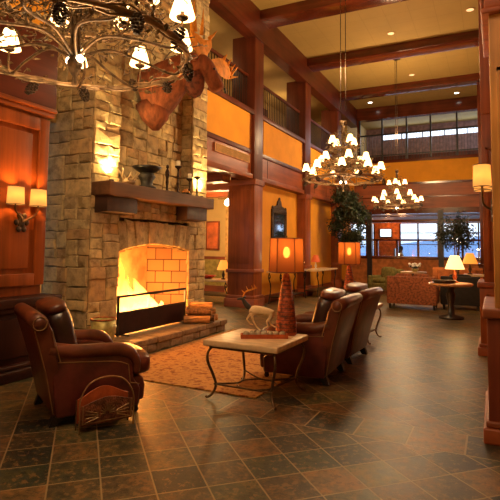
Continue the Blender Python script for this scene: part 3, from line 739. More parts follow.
# left antler (upper) and right antler (lower, spreading along the hall)
m, X = palm([(6.64,4.58),(6.46,4.66),(6.34,4.80),(6.40,4.94),(6.58,4.96),(6.76,4.94),(6.92,5.0),(7.06,5.06),(7.04,4.92),(6.92,4.78),(6.80,4.64)], (-4.25,6.7,4.6), .08)
for (y0,z0,y1,z1) in ((6.44,4.9,6.16,5.34),(6.52,4.98,6.34,5.42),(6.70,5.0,6.62,5.40),(6.98,5.05,7.10,5.22),(6.45,4.78,6.22,4.92)):
    m.tube([L_((X(y0,z0),y0,z0)), L_((X(y0,z0)+.03,(y0+y1)/2+.02,(z0+z1)/2)), L_((X(y0,z0)+.08,y1,z1))], [.035,.022,.004], 7)
m.tube([L_((-4.28,6.70,4.55)), L_((-4.24,6.68,4.66))], [.05,.045], 8); m.build('antler', antler, mo)
m, X = palm([(6.84,4.60),(6.98,4.52),(7.20,4.48),(7.50,4.50),(7.78,4.60),(8.0,4.78),(7.80,4.80),(7.56,4.82),(7.34,4.82),(7.16,4.76),(6.98,4.68)], (-4.22,6.82,4.58), .15)
for (y0,z0,y1,z1) in ((7.96,4.76,8.10,4.94),(7.82,4.78,7.90,4.92),(7.60,4.80,7.64,4.92),(7.38,4.80,7.38,4.90),(7.80,4.64,7.98,4.70)):
    m.tube([L_((X(y0,z0),y0,z0)), L_((X(y0,z0)+.03,(y0+y1)/2,(z0+z1)/2)), L_((X(y0,z0)+.07,y1,z1))], [.032,.02,.004], 7)
m.tube([L_((-4.24,6.80,4.54)), L_((-4.2,6.88,4.60))], [.05,.045], 8); m.build('antler', antler, mo)

# ------------------------------------------------------------------ chandeliers (origin at the lower ring)
def make_chandelier():
    t = thing('chandelier', '', 'chandelier', (-2.65, 2.5, 2.88))
    T = CZ-2.88
    MB().box(-.14,-.10,T-.05,.14,.10,T).build('canopy', bronze_d, t)
    for s in (-1, 1): MB().tube([(s*.055,0,T-.04),(s*.055,0,1.25)], .009, 6).build('suspension_rod', bronze_d, t)
    m = MB().tube([(0,0,1.3),(0,0,.4),(0,0,-.12)], [.025,.022,.03], 10).lathe([(.0,-.26),(.018,-.24),(.012,-.18),(.04,-.14),(.055,-.08),(.03,-.03),(.03,.05)], 14)
    for k in range(6):
        a = k*PI/3; m.tube([(.03*math.cos(a+i*.5), .03*math.sin(a+i*.5), 1.2-i*.16) for i in range(9)], .010, 6)
    m.box(-.075,-.02,1.2,.075,.02,1.3); m.build('stem', bronze, t, smooth=True)
    def ring(R, z, name, n=48):
        m = MB()
        for k, (r0, amp) in enumerate(((.022,.0),(.010,.03),(.008,.035))):
            m.tube([((R+amp*math.cos(9*a+k*2))*math.cos(a), (R+amp*math.cos(9*a+k*2))*math.sin(a), z+amp*math.sin(7*a+k*2)) for a in [2*PI*i/n for i in range(n)]], r0, 6, True)
        m.build(name, ring_m, t, smooth=True)
    ring(.80, 0, 'lower_ring'); ring(.52, .32, 'middle_ring'); ring(.27, .66, 'upper_ring')
    proto = {}
    def lamp_arm(R, z, a, zl, zc):
        # S-curved branch from the stem out to the ring and up under the lamp
        ca, sa = math.cos(a), math.sin(a)
        P = lambda r, q, b=0.: (r*ca-b*sa, r*sa+b*ca, q)
        w = random.uniform(-.08, .08)
        ar = MB().tube(bez([P(.02, zc), P(R*.3, zc+.10, w), P(R*.62, z+.02, w*1.2), P(R*.92, z-.03, w*.3), P(R, z+.05), P(R, z+zl-.10)], 6), lerp_r(.012,.008,31), 7)
        ar.tube(bez([P(R*.45, z+.06, w), P(R*.55, z+.16, w+.08), P(R*.75, z+.18, w+.13)], 5), lerp_r(.010,.004,11), 5)
        ar = ar.build('lamp_arm', bronze, t, smooth=True)
        MB().lathe([(.012,-.10),(.04,-.085),(.045,-.07),(.014,-.065),(.014,.02)], 10, P(R, z+zl)).build('candle_cup', bronze_d, ar, smooth=True)
        MB().open_lathe([(.088,-.078),(.066,.0),(.042,.078)], 16, P(R, z+zl+.005)).build('lamp_shade', shade_lit, ar, smooth=True)
        MB().tube([P(R, z+zl-.02), P(R, z+zl+.05)], .016, 8).build('bulb', bulb_m, ar)
    for k in range(9): lamp_arm(.80, 0, math.radians(55+40*k), .26, -.04)
    for k in range(6): lamp_arm(.50, .30, math.radians(30+60*k), .18, .25)
    for k in range(4): lamp_arm(.27, .66, math.radians(20+90*k), .20, .62)
    # pinecones hanging off the ring
    for k in range(12):
        a = math.radians(10+30*k); R = .80+.05*math.sin(k*3)
        c = MB(); M = Matrix.Rotation(.7*math.sin(k*2), 3, 'X') @ Matrix.Rotation(.7*math.cos(k*5), 3, 'Y')
        for i in range(6):
            zz = -.055+.022*i; r = .034*math.sin(PI*(i+.7)/6.6)
            for j in range(7):
                q = j*2*PI/7+i*.45; c.ellip(M @ Vector((r*math.cos(q), r*math.sin(q), zz)) + Vector((R*math.cos(a), R*math.sin(a), -.075+(.1 if k%3==0 else 0))), (.014,.014,.009), 1, 6, 4)
        c.build('pinecone', bronze_d, t, smooth=True)
    # metal leaves and twigs
    lf = MB(); tw = MB()
    for (R, z, N, sp) in ((.80,.03,150,.06), (.52,.34,260,.10), (.27,.68,170,.08), (.50,.24,300,.2), (.22,.45,260,.14), (.2,.9,120,.08)):
        for k in range(N):
            a = random.uniform(0, 2*PI); r = R+random.gauss(0, sp); zz = z+random.gauss(0, .06)
            p = Vector((r*math.cos(a), r*math.sin(a), zz)); d = Vector((random.gauss(0,1), random.gauss(0,1), random.gauss(0,.7))).normalized()
            e = d.orthogonal().normalized(); L = random.uniform(.035,.065); nrm = d.cross(e)
            lf.add([p, p+d*L*.5+e*L*.30+nrm*.006, p+d*L, p+d*L*.5-e*L*.30+nrm*.006, p+d*L*.5-nrm*.004], [(0,1,4),(1,2,4),(2,3,4),(3,0,4)])
            if k % 2 == 0: tw.tube(bez([p-d*.08, p-d*.02+e*.03, p+e*.01], 3), .004, 4)
    lf.build('leaf_sprays', leaf_m, t, kind='stuff'); tw.build('twigs', bronze, t, kind='stuff')
    for s in (-1, 1): MB().ellip((s*.05, 0, -.06), (.028,.028,.028), 1, 10, 8).build('downlight', bulb_m, t, smooth=True)
    return t
bpy.context.view_layer.update()
ch1 = make_chandelier(); ch1['label'] = 'large near bronze branch chandelier with glowing shades at the top left'
ch2 = copy_tree(ch1); ch2.scale = (.94,)*3; ch2.location = (-2.72, 9.75, 2.90); ch2.rotation_euler.z = .5; ch2['label'] = 'middle bronze branch chandelier hanging over the center of the hall'
ch3 = copy_tree(ch1); ch3.scale = (.9,)*3; ch3.location = (-2.70, 15.9, 2.84); ch3.rotation_euler.z = 1.2; ch3['label'] = 'farthest and smallest-looking branch chandelier, in front of the far wood wall'
for c_ in (ch2, ch3):
    for q in ALL(c_):
        if q.name.startswith(('canopy', 'suspension_rod')) and 'suspension' in q.name or q.name.startswith('canopy'):
            q.location.z += (CZ-c_.location.z)/c_.scale[2]-(CZ-2.88)
for c_, e in ((ch1, 230), (ch2, 330), (ch3, 430)):
    x, y, z = c_.location
    point((x, y, z+2.3), e*.8, (1,.66,.33), .35, 'chandelier_glow'); point((x, y, z-.55), e*.22, (1,.66,.33), .2, 'chandelier_downlight')

# recessed cans in the ceiling
for (x, y, m_, lab) in ((-2.5,13.97,can_m,'dim recessed round ceiling light just beyond the second ceiling beam'), (-2.46,17.7,can_m,'recessed round ceiling light beyond the farthest rod canopy'), (-4.53,20.4,can_w,'bright recessed ceiling light over the far gallery, left one'), (-1.17,20.5,can_w,'bright recessed ceiling light over the far gallery, right one'), (-.41,13.4,can_m,'recessed ceiling light half hidden by the near column')):
    t = thing('recessed_light', lab, 'ceiling light', (x, y, CZ))
    MB().open_lathe([(.13,0),(.13,-.012),(.09,-.012),(.09,0)], 20).build('trim_ring', tan, t, smooth=True)
    MB().lathe([(.09,-.010),(.09,-.004)], 20).build('lens', m_, t)

# ------------------------------------------------------------------ armchairs
def make_armchair():
    t = thing('leather_armchair', '', 'armchair')
    MB().prism([(-.30,.10),(.36,.10),(.37,.22),(.35,.30),(-.30,.30)], lambda u, v, w_: (u, w_, v), -.36, .36).build('seat_base', leather, t, bevel=.025)
    MB().ellip((.10,0,.39), (.37,.27,.10), .42, 28, 16).ellip((.30,0,.385), (.16,.345,.095), .5, 28, 14).build('seat_cushion', leather, t, smooth=True)
    for s in (-1, 1):
        poly = [(-.36,.07),(.30,.07),(.31,.22),(.25,.30),(.24,.42),(.20,.49),(.05,.52),(-.15,.535),(-.34,.56),(-.42,.56)]
        a, b = sorted((s*.27, s*.40)); ar = MB().prism(poly, lambda u, v, w_: (u, w_, v), a, b).build('arm', leather, t, bevel=.02)
        path = bez([(-.43,s*.375,.60),(-.25,s*.37,.565),(-.05,s*.37,.555),(.12,s*.37,.545),(.22,s*.37,.505),(.275,s*.37,.43),(.28,s*.37,.34)], 6)
        MB().tube(path, [.058]*22+[.056,.054,.052,.05,.048,.046,.044,.042,.04,.038,.036,.034,.032,.03,.026][:len(path)-22], 14).build('arm_roll', leather_b, ar, smooth=True)
        yy = s*(.402)
        MB().tube(bez([(-.40,yy,.50),(-.1,yy,.475),(.10,yy,.455),(.20,yy,.42)], 5)+[Vector((.215,yy,.30)),Vector((.22,yy,.27)),Vector((.30,yy,.25))], .0045, 5).build('nailhead_trim', piping_m, ar)
    # raked outer back, wider at the top, with a rolled top edge
    prof = [(-.29,.09),(-.38,.09),(-.45,.42),(-.555,.76),(-.55,.83),(-.46,.84),(-.42,.76),(-.34,.42)]
    vs = []
    for s in (-1, 1):
        for (u, v) in prof: vs.append((u, s*(.355+.105*(v-.09)/.75), v))
    n = len(prof); bk = MB().add(vs, [tuple(range(n))[::-1], tuple(range(n, 2*n))]+[(i, (i+1)%n, n+(i+1)%n, n+i) for i in range(n)]).build('backrest', leather_b, t, bevel=.015)
    MB().tube([(-.515,-.485,.815),(-.52,-.2,.825),(-.52,.2,.825),(-.515,.485,.815)], .062, 16).build('back_roll', leather_b, bk, smooth=True)
    for s in (-1, 1):
        Y = lambda v, e=.006: s*(.355+.105*(v-.09)/.75+e)
        MB().tube([(-.375,Y(.1),.10),(-.445,Y(.42),.42),(-.545,Y(.76),.76)], .005, 5).tube([(-.345,Y(.5),.50),(-.425,Y(.76),.76)], .005, 5).tube([(-.515+.05*math.cos(k*.52), s*.487, .815+.05*math.sin(k*.52)) for k in range(12)], .004, 5, True).build('nailhead_trim', piping_m, bk)
    M = Matrix.Rotation(-.24, 3, 'Y')
    MB().ellip((-.29,0,.66), (.105,.31,.26), .5, 24, 16, M).build('back_cushion', leather_k, t, smooth=True)
    MB().ellip((-.355,0,.895), (.095,.30,.05), .6, 20, 10, M).build('cushion_top', leather_b, t, smooth=True)
    for (x, y) in ((.30,.31),(.30,-.31)):
        MB().lathe([(.018,0),(.03,.02),(.022,.045),(.035,.075),(.04,.10)], 12, (x,y,0)).build('front_leg', black, t, smooth=True)
    for y in (.32,-.32):
        MB().prism([(-.40,0),(-.34,0),(-.26,.10),(-.36,.10)], lambda u, v, w_: (u, w_, v), y-.03, y+.03).build('rear_leg', black, t)
    return t
arm_l = make_armchair(); arm_l.scale = (1.07,)*3; arm_l.location = (-3.41, 3.55, 0); arm_l.rotation_euler.z = math.radians(59)
arm_l['label'] = 'oxblood leather armchair on the left, turned toward the fire'
r1 = copy_tree(arm_l); r1.location = (-2.07, 5.62, .012); r1.rotation_euler.z = math.radians(180+2); r1['label'] = 'nearer right leather armchair seen from behind beside the stone-topped table'
r2 = copy_tree(arm_l); r2.location = (-2.07, 6.74, .012); r2.rotation_euler.z = math.radians(180-2); r2['label'] = 'farther right leather armchair behind the nearer one, before the second lamp'
# magazine rack
mr = thing('magazine_rack', 'small tooled-leather magazine rack with hoop handle beside the left armchair', 'magazine rack', (-2.93, 3.225, 0), math.radians(62))
def arch_poly(w_, h0, h1, n=14, z0=.05):
    return [(-w_, z0)] + [(w_, z0)] + [(w_-2*w_*i/n, h0+(h1-h0)*math.sin(PI*i/n)**1.5) for i in range(n+1)]
mr.scale = (.96, .96, 1.08)
MB().prism(arch_poly(.225,.20,.245), lambda u, v, w_: (u, w_-(v-.05)*.10, v), -.06, -.045).build('front_panel', carved, mr, bevel=.004)
MB().prism(arch_poly(.225,.225,.30), lambda u, v, w_: (u, w_+(v-.05)*.04, v), .03, .045).build('back_panel', red_wood, mr, bevel=.004)
MB().box(-.215,-.05,.05,.215,.035,.07).build('bottom_panel', carved, mr)
m = MB()
for k in range(10):                                  # tooled sunburst and star
    a = PI*k/9; m.tube([(.02*math.cos(a), -.066, .12+.02*math.sin(a)), (.07*math.cos(a), -.078, .125+.07*math.sin(a)*1.1)], [.007,.003], 5)
for s in (-1, 1):
    for k in range(4): m.tube([(s*.08,-.071,.13-.01*k),(s*.19,-.074,.165-.03*k)], [.006,.003], 5)
m.tube([(-.21,-.062,.06),(-.21,-.077,.20)], .005, 5).tube([(.21,-.062,.06),(.21,-.077,.20)], .005, 5).tube([(-.21,-.062,.065),(.21,-.062,.065)], .005, 5)
m.build('tooled_relief', piping_m, mr)
MB().tube(bez([(-.235,-.07,0),(-.235,-.07,.10),(-.23,-.06,.24),(-.15,-.04,.35),(0,-.035,.385),(.15,-.04,.35),(.23,-.06,.24),(.235,-.07,.10),(.235,-.07,0)], 6), .006, 6).build('hoop_handle', piping_m, mr, smooth=True)
for s in (-1, 1): MB().tube([(s*.23,.045,0),(s*.23,.05,.22)], .006, 6).build('wire_leg', tiron, mr)

# ------------------------------------------------------------------ end tables, lamps
def make_table():
    t = thing('end_table', '', 'table')
    MB().box(-.42,-.42,.52,.42,.42,.58).build('stone_top', travertine, t, bevel=.014)
    m = MB().box(-.37,-.37,.495,.37,-.35,.52).box(-.37,.35,.495,.37,.37,.52).box(-.37,-.37,.495,-.35,.37,.52).box(.35,-.37,.495,.37,.37,.52)
    m.build('top_frame', tiron, t)
    for (sx, sy) in ((1,1),(1,-1),(-1,1),(-1,-1)):
        P = lambda d, z: (sx*(.36+d), sy*(.36+d), z)
        pts = bez([P(-.02,.51), P(.015,.46), P(.02,.37), P(-.02,.24), P(-.045,.13), P(-.02,.05), P(.015,.018), P(.03,.03)], 5)
        MB().tube(pts, [.013]*8+[.015]*10+[.013]*(len(pts)-18), 8).build('leg', tiron, t, smooth=True)
    m = MB()
    for s in (-1, 1):
        m.tube(bez([(-.33, s*.33, .14),(0, s*.20, .10),(.33, s*.33, .14)], 6), .009, 6)
        m.tube(bez([(s*.33,-.33,.14),(s*.20,0,.10),(s*.33,.33,.14)], 6), .009, 6)
    m.tube([(.21*math.cos(k*PI/12), .21*math.sin(k*PI/12), .10) for k in range(24)], .008, 6, True)
    m.build('stretcher', tiron, t, smooth=True)
    return t
tb = make_table(); tb.scale = (.97,.97,1); tb.location = (-2.20, 4.64, 0); tb.rotation_euler.z = math.radians(-1); tb['label'] = 'square stone-topped end table with curved iron legs in the center foreground'
tb2 = copy_tree(tb); tb2.location = (-2.12, 8.18, 0); tb2['label'] = 'farther stone-topped iron end table behind the right armchairs, under the second lamp'
def make_lamp():
    t = thing('table_lamp', '', 'lamp')
    prof = [(.108,0),(.115,.02),(.113,.05),(.108,.14),(.092,.28),(.070,.42),(.050,.54),(.040,.60),(.036,.625),(.025,.64),(.012,.65),(.012,.72)]
    MB().lathe(prof, 20).build('base', copper_tile, t, smooth=True)
    m = MB()
    for k in range(14):
        z = .04+.04*k; r = [p for p in prof if p[1] <= z][-1]; nx = [p for p in prof if p[1] > z][0]; rr = r[0]+(nx[0]-r[0])*(z-r[1])/(nx[1]-r[1])
        m.tube([(rr*math.cos(q*PI/10), rr*math.sin(q*PI/10), z) for q in range(20)], .0028, 5, True)
    m.build('woven_bands', leather_k, t, smooth=True)
    N = 6; vs = []
    for (r, z) in ((.188,.66),(.176,1.02)):
        for k in range(N): a = k*PI/3+.35; vs.append((r*math.cos(a), r*math.sin(a), z))
    sh = MB().add(vs, [(k,(k+1)%N,N+(k+1)%N,N+k) for k in range(N)]).build('lamp_shade', shade_or, t)
    m = MB()
    for k in range(N): m.tube([vs[k], vs[N+k]], .005, 5); m.tube([vs[k], vs[(k+1)%N]], .007, 5); m.tube([vs[N+k], vs[N+(k+1)%N]], .005, 5)
    m.build('shade_ribs', simple('dark_lacing', (.10,.02,.01), .6, bmp=0), sh)
    MB().ellip((0,0,.87), (.036,.036,.06), 1, 14, 10).build('bulb', emis('amber_bulb', (1,.50,.12), 26), t, smooth=True)
    MB().tube([(0,0,.72),(0,0,.82)], .01, 6).tube([(-.185,0,1.02),(.185,0,1.02)], .004, 5).tube([(0,0,1.02),(0,0,1.05)], .008, 6).build('harp', tiron, t)
    return t
lp = make_lamp(); lp.location = (-2.0, 4.93, .58); lp['label'] = 'near table lamp with tall woven copper base and amber paneled shade'
lp2 = copy_tree(lp); lp2.location = (-2.16, 8.10, .58); lp2['label'] = 'farther amber-shaded table lamp rising behind the right armchairs'
for l_ in (lp, lp2):
    x, y, z = l_.location; point((x, y, z+.97), 3.5, (1,.45,.10), .04, 'lamp_bulb')
# tray with stones
tr = thing('wooden_tray', 'long reddish wooden tray at the front of the center table', 'tray', (-2.115, 4.62, .58), math.radians(30))
MB().box(-.24,-.055,0,.24,.055,.012).box(-.24,-.055,.012,.24,-.045,.042).box(-.24,.045,.012,.24,.055,.042).box(-.24,-.045,.012,-.23,.045,.042).box(.23,-.045,.012,.24,.045,.042).build('tray_body', red_wood, tr, bevel=.003)
places = ['at the left end', 'second from the left', 'third from the left', 'in the middle', 'third from the right', 'second from the right', 'at the right end']
for k in range(7):
    u = -.186+k*.062; c = math.cos(math.radians(30)); s = math.sin(math.radians(30))
    m = MB().ellip((0,0,0), (.031,.036,.03), 1, 12, 8); m.v = [(v[0]*(1+.1*math.sin(9*v[1]+k)), v[1], v[2]*(1+.15*math.sin(40*v[0]+k))) for v in m.v]
    o = m.build('grey_stone', stone_grey, None, smooth=True); o.location = (-2.115+u*c, 4.62+u*s, .58+.043)
    tag(o, 'grey decorative stone %s of the row in the wooden tray' % places[k], 'stone', 'stones in the wooden tray')
# elk
ek = thing('elk_figurine', 'running elk figurine with pale body and dark neck on the center table', 'figurine', (-2.32, 4.92, .58), math.radians(28))
E = lambda x, y, z, r: (x, y, z, r, r)
js = [E(.13,0,.235,.040), E(.05,0,.228,.046), E(-.04,0,.235,.052), E(-.10,0,.255,.042), E(.165,0,.225,.020),
      E(.145,.03,.16,.020), E(.115,.03,.11,.011), E(.145,.03,.07,.008), E(.19,.03,.045,.007),
      E(.13,-.03,.16,.020), E(.085,-.03,.115,.011), E(.10,-.03,.065,.008), E(.05,-.03,.04,.007),
      E(-.09,.03,.19,.018), E(-.13,.03,.13,.010), E(-.09,.03,.08,.007), E(-.06,.03,.075,.007),
      E(-.08,-.03,.18,.018), E(-.055,-.03,.11,.010), E(-.02,-.03,.055,.008), E(.02,-.03,.02,.008)]
ed = [(0,1),(1,2),(2,3),(0,4),(0,5),(5,6),(6,7),(7,8),(0,9),(9,10),(10,11),(11,12),(2,13),(13,14),(14,15),(15,16),(2,17),(17,18),(18,19),(19,20)]
skin('body', js, ed, elk_b, ek)
js = [E(-.09,0,.25,.042), E(-.14,0,.29,.032), E(-.165,0,.335,.024), E(-.18,0,.36,.022), E(-.215,0,.355,.014), E(-.24,0,.35,.011)]
skin('neck_and_head', js, [(i,i+1) for i in range(5)], elk_d, ek)
for s in (-1, 1):
    m = MB().tube(bez([(-.175,s*.012,.375),(-.15,s*.04,.43),(-.09,s*.06,.455),(-.02,s*.05,.48)], 5), lerp_r(.007,.003,16), 6)
    for (a, b, c, d) in ((-.16,.42,-.19,.45),(-.12,.445,-.14,.49),(-.07,.46,-.08,.50),(-.04,.475,-.05,.51)): m.tube([(a,s*.05,b),(c,s*.055,d)], [.005,.002], 5)
    m.build('antler', antler, ek, smooth=True)
    MB().ellip((-.16,s*.025,.375), (.02,.006,.01), 1, 8, 6).build('ear', elk_d, ek, smooth=True)
MB().lathe([(.075,0),(.075,.008),(.06,.016),(.0,.018)], 16, (.02,0,0)).build('base', bronze_d, ek, smooth=True)
# rug
rg = MB().box(-4.28,4.50,0,-2.15,8.0,.012).build('area_rug', rugm, None); tag(rg, 'orange patterned rug on the slate between hearth and armchairs', 'rug')

# ------------------------------------------------------------------ middle distance, left
def skirt_lamp(loc, s, shade, lab, mat_base, pts=True, name='table_lamp'):
    t = thing(name, lab, 'lamp', loc)
    MB().lathe([(.06*s,0),(.06*s,.02*s),(.02*s,.04*s),(.045*s,.12*s),(.02*s,.2*s),(.012*s,.24*s),(.01*s,.30*s)], 14).build('base', mat_base, t, smooth=True)
    MB().open_lathe([(.18*s,.26*s),(.13*s,.40*s),(.08*s,.52*s)], 20).build('lamp_shade', shade, t, smooth=True)
    MB().ellip((0,0,.34*s), (.025*s,.025*s,.035*s), 1, 8, 6).build('bulb', bulb_m, t)
    return t
def console(x0, x1, y0, y1, z, lab, axis='y', name='console_table', cat='table', group=None):
    t = thing(name, lab, cat, ((x0+x1)/2, (y0+y1)/2, 0)); a, b = (x1-x0)/2, (y1-y0)/2
    MB().box(-a,-b,z-.05,a,b,z).build('table_top', travertine, t, bevel=.01)
    for (sx, sy) in ((1,1),(1,-1),(-1,1),(-1,-1)):
        P = lambda d, q: (sx*(a-.06), sy*(b-.08-d), q)
        MB().tube(bez([P(0,z-.05),P(-.05,z-.12),P(-.04,z-.22),P(.05,z-.35),P(.07,z*.4),P(-.02,.12),P(-.06,.02)], 5), .016, 7).tube(bez([P(-.05,z-.12),P(.02,z-.1),P(.05,z-.16),P(.02,z-.2),P(0,z-.17)], 4), .012, 6).build('scroll_leg', iron, t, smooth=True)
    MB().box(-a+.05,-b+.12,.18,a-.05,b-.12,.20).build('lower_shelf', iron, t)
    return t
console(-5.40, -4.95, 11.9, 13.9, .88, 'long console table with iron scroll legs below the wall mirror')
console(-5.30, -4.75, 14.3, 16.3, .84, 'second iron-legged console table beyond the mirror, under the small red lamp')
o = skirt_lamp((-5.05, 14.9, .84), .85, shade_red, 'small dark red-shaded lamp on the second console table', white_m)
o = skirt_lamp((-5.0, 13.35, .88), .75, shade_cream, 'small cream lamp on the console table, just right of the near amber lamp', bronze_d); point((-4.9, 13.35, 1.2), 10, (1,.6,.25), .05, 'lamp_bulb')
# mirror
t = thing('wall_mirror', 'ornate dark-framed mirror on the ochre wall beyond the first column', 'mirror', (-5.62, 13.2, 1.72))
t.scale = (1,1.25,1)
MB().box(0,-.36,.05,.02,.36,.78).build('mirror_glass', glass_dark, t)
MB().box(0,-.44,0,.05,-.34,.84).box(0,.34,0,.05,.44,.84).box(0,-.44,-.02,.05,.44,.08).box(0,-.44,.76,.05,.44,.88).build('frame', bronze_d, t, bevel=.015)
m = MB().prism([(-.40,.88),(.40,.88),(.26,.97),(.13,1.0),(.10,1.12),(0,1.20),(-.10,1.12),(-.13,1.0),(-.26,.97)], lambda u, v, w_: (w_, u, v), .0, .045)
m.ellip((.03,-.38,.92), (.03,.05,.06), 1, 8, 6).ellip((.03,.38,.92), (.03,.05,.06), 1, 8, 6).ellip((.03,0,1.19), (.03,.05,.06), 1, 8, 6)
m.build('crest', bronze_d, t, bevel=.01)
# side room furniture
t = console(-7.6, -6.35, 11.45, 12.05, .62, 'low side table with a pale top in the side room beside the fireplace', name='side_table')
o = skirt_lamp((-6.62, 11.75, .62), 1.0, emis('amber_side_shade', (1,.34,.04), 1.0, (.6,.3,.1)), 'amber-shaded lamp on the low table in the side room', iron)
t = thing('red_bowl', 'dark red bowl on the side room table left of its lamp', 'bowl', (-7.1, 11.7, .62))
MB().open_lathe([(0,.01),(.10,.01),(.22,.08),(.24,.10),(.21,.09),(.1,.03),(0,.02)], 20, sx=1.1).build('basin', simple('red_lacquer', (.30,.03,.02), .3), t, smooth=True)
point((-7.3, 12.6, 2.5), 120, (1,.62,.25), .15, 'side_room_light'); point((-8.6, 10.5, 2.3), 120, (1,.62,.25), .3, 'side_room_light')

# ------------------------------------------------------------------ trees
def tree(loc, H, crown_c, crown_r, n, lab, pot=True, name='ficus_tree', leaf=.07):
    t = thing(name, lab, 'tree', loc)
    tk = MB()
    for k in range(3):
        a = k*2.1; tk.tube(bez([(.03*math.cos(a),.03*math.sin(a),.3),(.05*math.cos(a+1),.05*math.sin(a+1),crown_c*.5),(.10*math.cos(a+2),.1*math.sin(a+2),crown_c)], 6), lerp_r(.03,.015,13), 7)
    for k in range(14):
        a = random.uniform(0,6.28); z = crown_c+random.uniform(-.5,.5)*crown_r[1]; tk.tube([(0,0,z-.2),(crown_r[0]*.7*math.cos(a), crown_r[0]*.7*math.sin(a), z+.15)], [.012,.003], 5)
    tk.build('trunk', bark, t, smooth=True)
    lf = MB(); cl = []
    for k in range(26):
        a = random.uniform(0,6.28); ph = random.uniform(-1,1); r = random.uniform(.45,.95)
        cl.append((crown_r[0]*r*math.cos(a)*math.sqrt(1-ph*ph), crown_r[0]*r*math.sin(a)*math.sqrt(1-ph*ph), crown_c+crown_r[1]*ph*r))
    for k in range(n):
        c = random.choice(cl); p = Vector(c)+Vector([random.gauss(0, crown_r[0]*.17) for _ in range(3)])
        d = Vector((random.gauss(0,1), random.gauss(0,1), random.gauss(-.4,.7))).normalized(); e = d.orthogonal().normalized(); e = Matrix.Rotation(random.uniform(0,6), 3, d) @ e
        L = leaf*random.uniform(.7,1.4); lf.add([p, p+d*L*.5+e*L*.28, p+d*L, p+d*L*.5-e*L*.28], [(0,1,2,3)])
    lf.build('foliage', leaf_g, t)
    if pot: MB().lathe([(.16,0),(.20,.05),(.23,.32),(.25,.36),(.21,.36),(.19,.30),(0,.30)], 18).build('pot', green_pot if name=='potted_plant' else bronze_d, t, smooth=True)
    return t
tree((-4.55, 17.0, 0), 3.5, 2.45, (.66, 1.25), 6500, 'tall dark-leaved indoor tree on the left before the far windows', leaf=.09)
tree((-.98, 15.9, 0), 2.5, 1.98, (.62, .50), 3000, 'bushy ficus tree on the right, in front of the far windows', leaf=.07)

# ------------------------------------------------------------------ middle distance, right
def sofa(loc, rz, w_, mat, lab, d=.8, h=.82, cat='sofa', name='sofa'):
    t = thing(name, lab, cat, loc, rz)           # faces local +y
    MB().box(-w_/2+.04,-d/2+.05,.12,w_/2-.04,d/2,.34).build('seat_base', mat, t, bevel=.03)
    n = 2 if w_ > 1.1 else 1
    for k in range(n):
        cx = (k-(n-1)/2)*(w_-.36)/n; MB().ellip((cx,.06,.42), ((w_-.36)/n/2,d/2-.08,.09), .4, 20, 10).build('seat_cushion', mat, t, smooth=True)
        MB().ellip((cx,-d/2+.22,.66), ((w_-.36)/n/2,.10,.22), .45, 20, 12).build('back_cushion', mat, t, smooth=True)
    MB().prism([(-d/2,.12),(-d/2+.14,.12),(-d/2+.12,h-.04),(-d/2+.04,h),(-d/2-.03,h-.02)], lambda u, v, q: (q, u, v), -w_/2+.02, w_/2-.02).build('backrest', mat, t, bevel=.02)
    for s in (-1, 1):
        a, b = sorted((s*w_/2, s*(w_/2-.18))); MB().box(a,-d/2+.03,.12,b,d/2,.58).build('arm', mat, t, bevel=.05)
        for yy in (-d/2+.08, d/2-.08): MB().lathe([(.02,0),(.03,.12)], 8, (s*(w_/2-.08),yy,0)).build('leg', black, t)
    return t
sofa((-1.88, 13.3, 0), .02, 1.22, red_fab, 'russet patterned loveseat seen from behind in the far right lounge')
sofa((-.78, 13.75, 0), PI/2*0+.05, .95, dark_fab, 'dark upholstered chair in deep shade beside the far right lamps', h=.84, cat='armchair', name='lounge_chair')
sofa((-3.35, 17.3, 0), 2.6, .95, green_fab, 'olive green armchair in the far lounge beyond the russet loveseat', cat='armchair', name='lounge_chair')
sofa((-1.1, 17.6, 0), PI, 1.6, simple('rust_upholstery', (.42,.13,.03), .85), 'rust sofa against the far partition wall', h=.9)
t = thing('round_table', 'round pale wood table beside the far right lamps', 'table', (-.86, 11.7, 0))
MB().lathe([(0,.71),(.42,.71),(.46,.73),(.46,.76),(.44,.77),(0,.77)], 32).build('table_top', simple('honey_wood', (.50,.25,.10), .35), t, smooth=False)
MB().lathe([(.26,0),(.26,.04),(.08,.09),(.06,.3),(.10,.5),(.06,.62),(.16,.71)], 18).build('pedestal', black, t, smooth=True)
o = skirt_lamp((-.78, 11.85, .77), 1.15, shade_cream, 'cream bell-shaded lamp on the round table at the right', copper_tile); point((-.78, 11.85, 1.55), 16, (1,.62,.25), .08, 'lamp_bulb'); point((-.78, 11.85, 1.0), 10, (1,.62,.25), .08, 'lamp_bulb')
t = console(-.75, -.05, 14.4, 15.0, .84, 'small dark side table holding the orange lamp by the right columns', name='side_table')
o = skirt_lamp((-.58, 14.6, .84), 1.1, emis('orange_shade', (1,.28,.03), 1.1, (.6,.3,.1)), 'small orange-shaded lamp behind the cream lamp at the right', bronze_d)
t = thing('wicker_basket', 'low brown basket on the round table in front of the cream lamp', 'basket', (-.98, 11.5, .77))
MB().open_lathe([(0,.01),(.16,.01),(.20,.07),(.185,.07),(.15,.02),(0,.015)], 20, sx=1.3).build('basin', bronze_d, t, smooth=True)
t = thing('coffee_table', 'small round coffee table with white flowers beyond the russet loveseat', 'table', (-2.2, 15.7, 0))
MB().lathe([(0,.78),(.38,.78),(.38,.82),(0,.82)], 28).build('table_top', travertine, t); MB().lathe([(.22,0),(.22,.03),(.04,.06),(.04,.78)], 14).build('pedestal', iron, t, smooth=True)
t = thing('flower_bowl', 'bowl of white flowers on the far coffee table', 'flowers', (-2.15, 15.65, .82))
MB().lathe([(.06,0),(.12,.08),(.11,.1),(0,.09)], 14).build('bowl', green_pot, t, smooth=True)
m = MB()
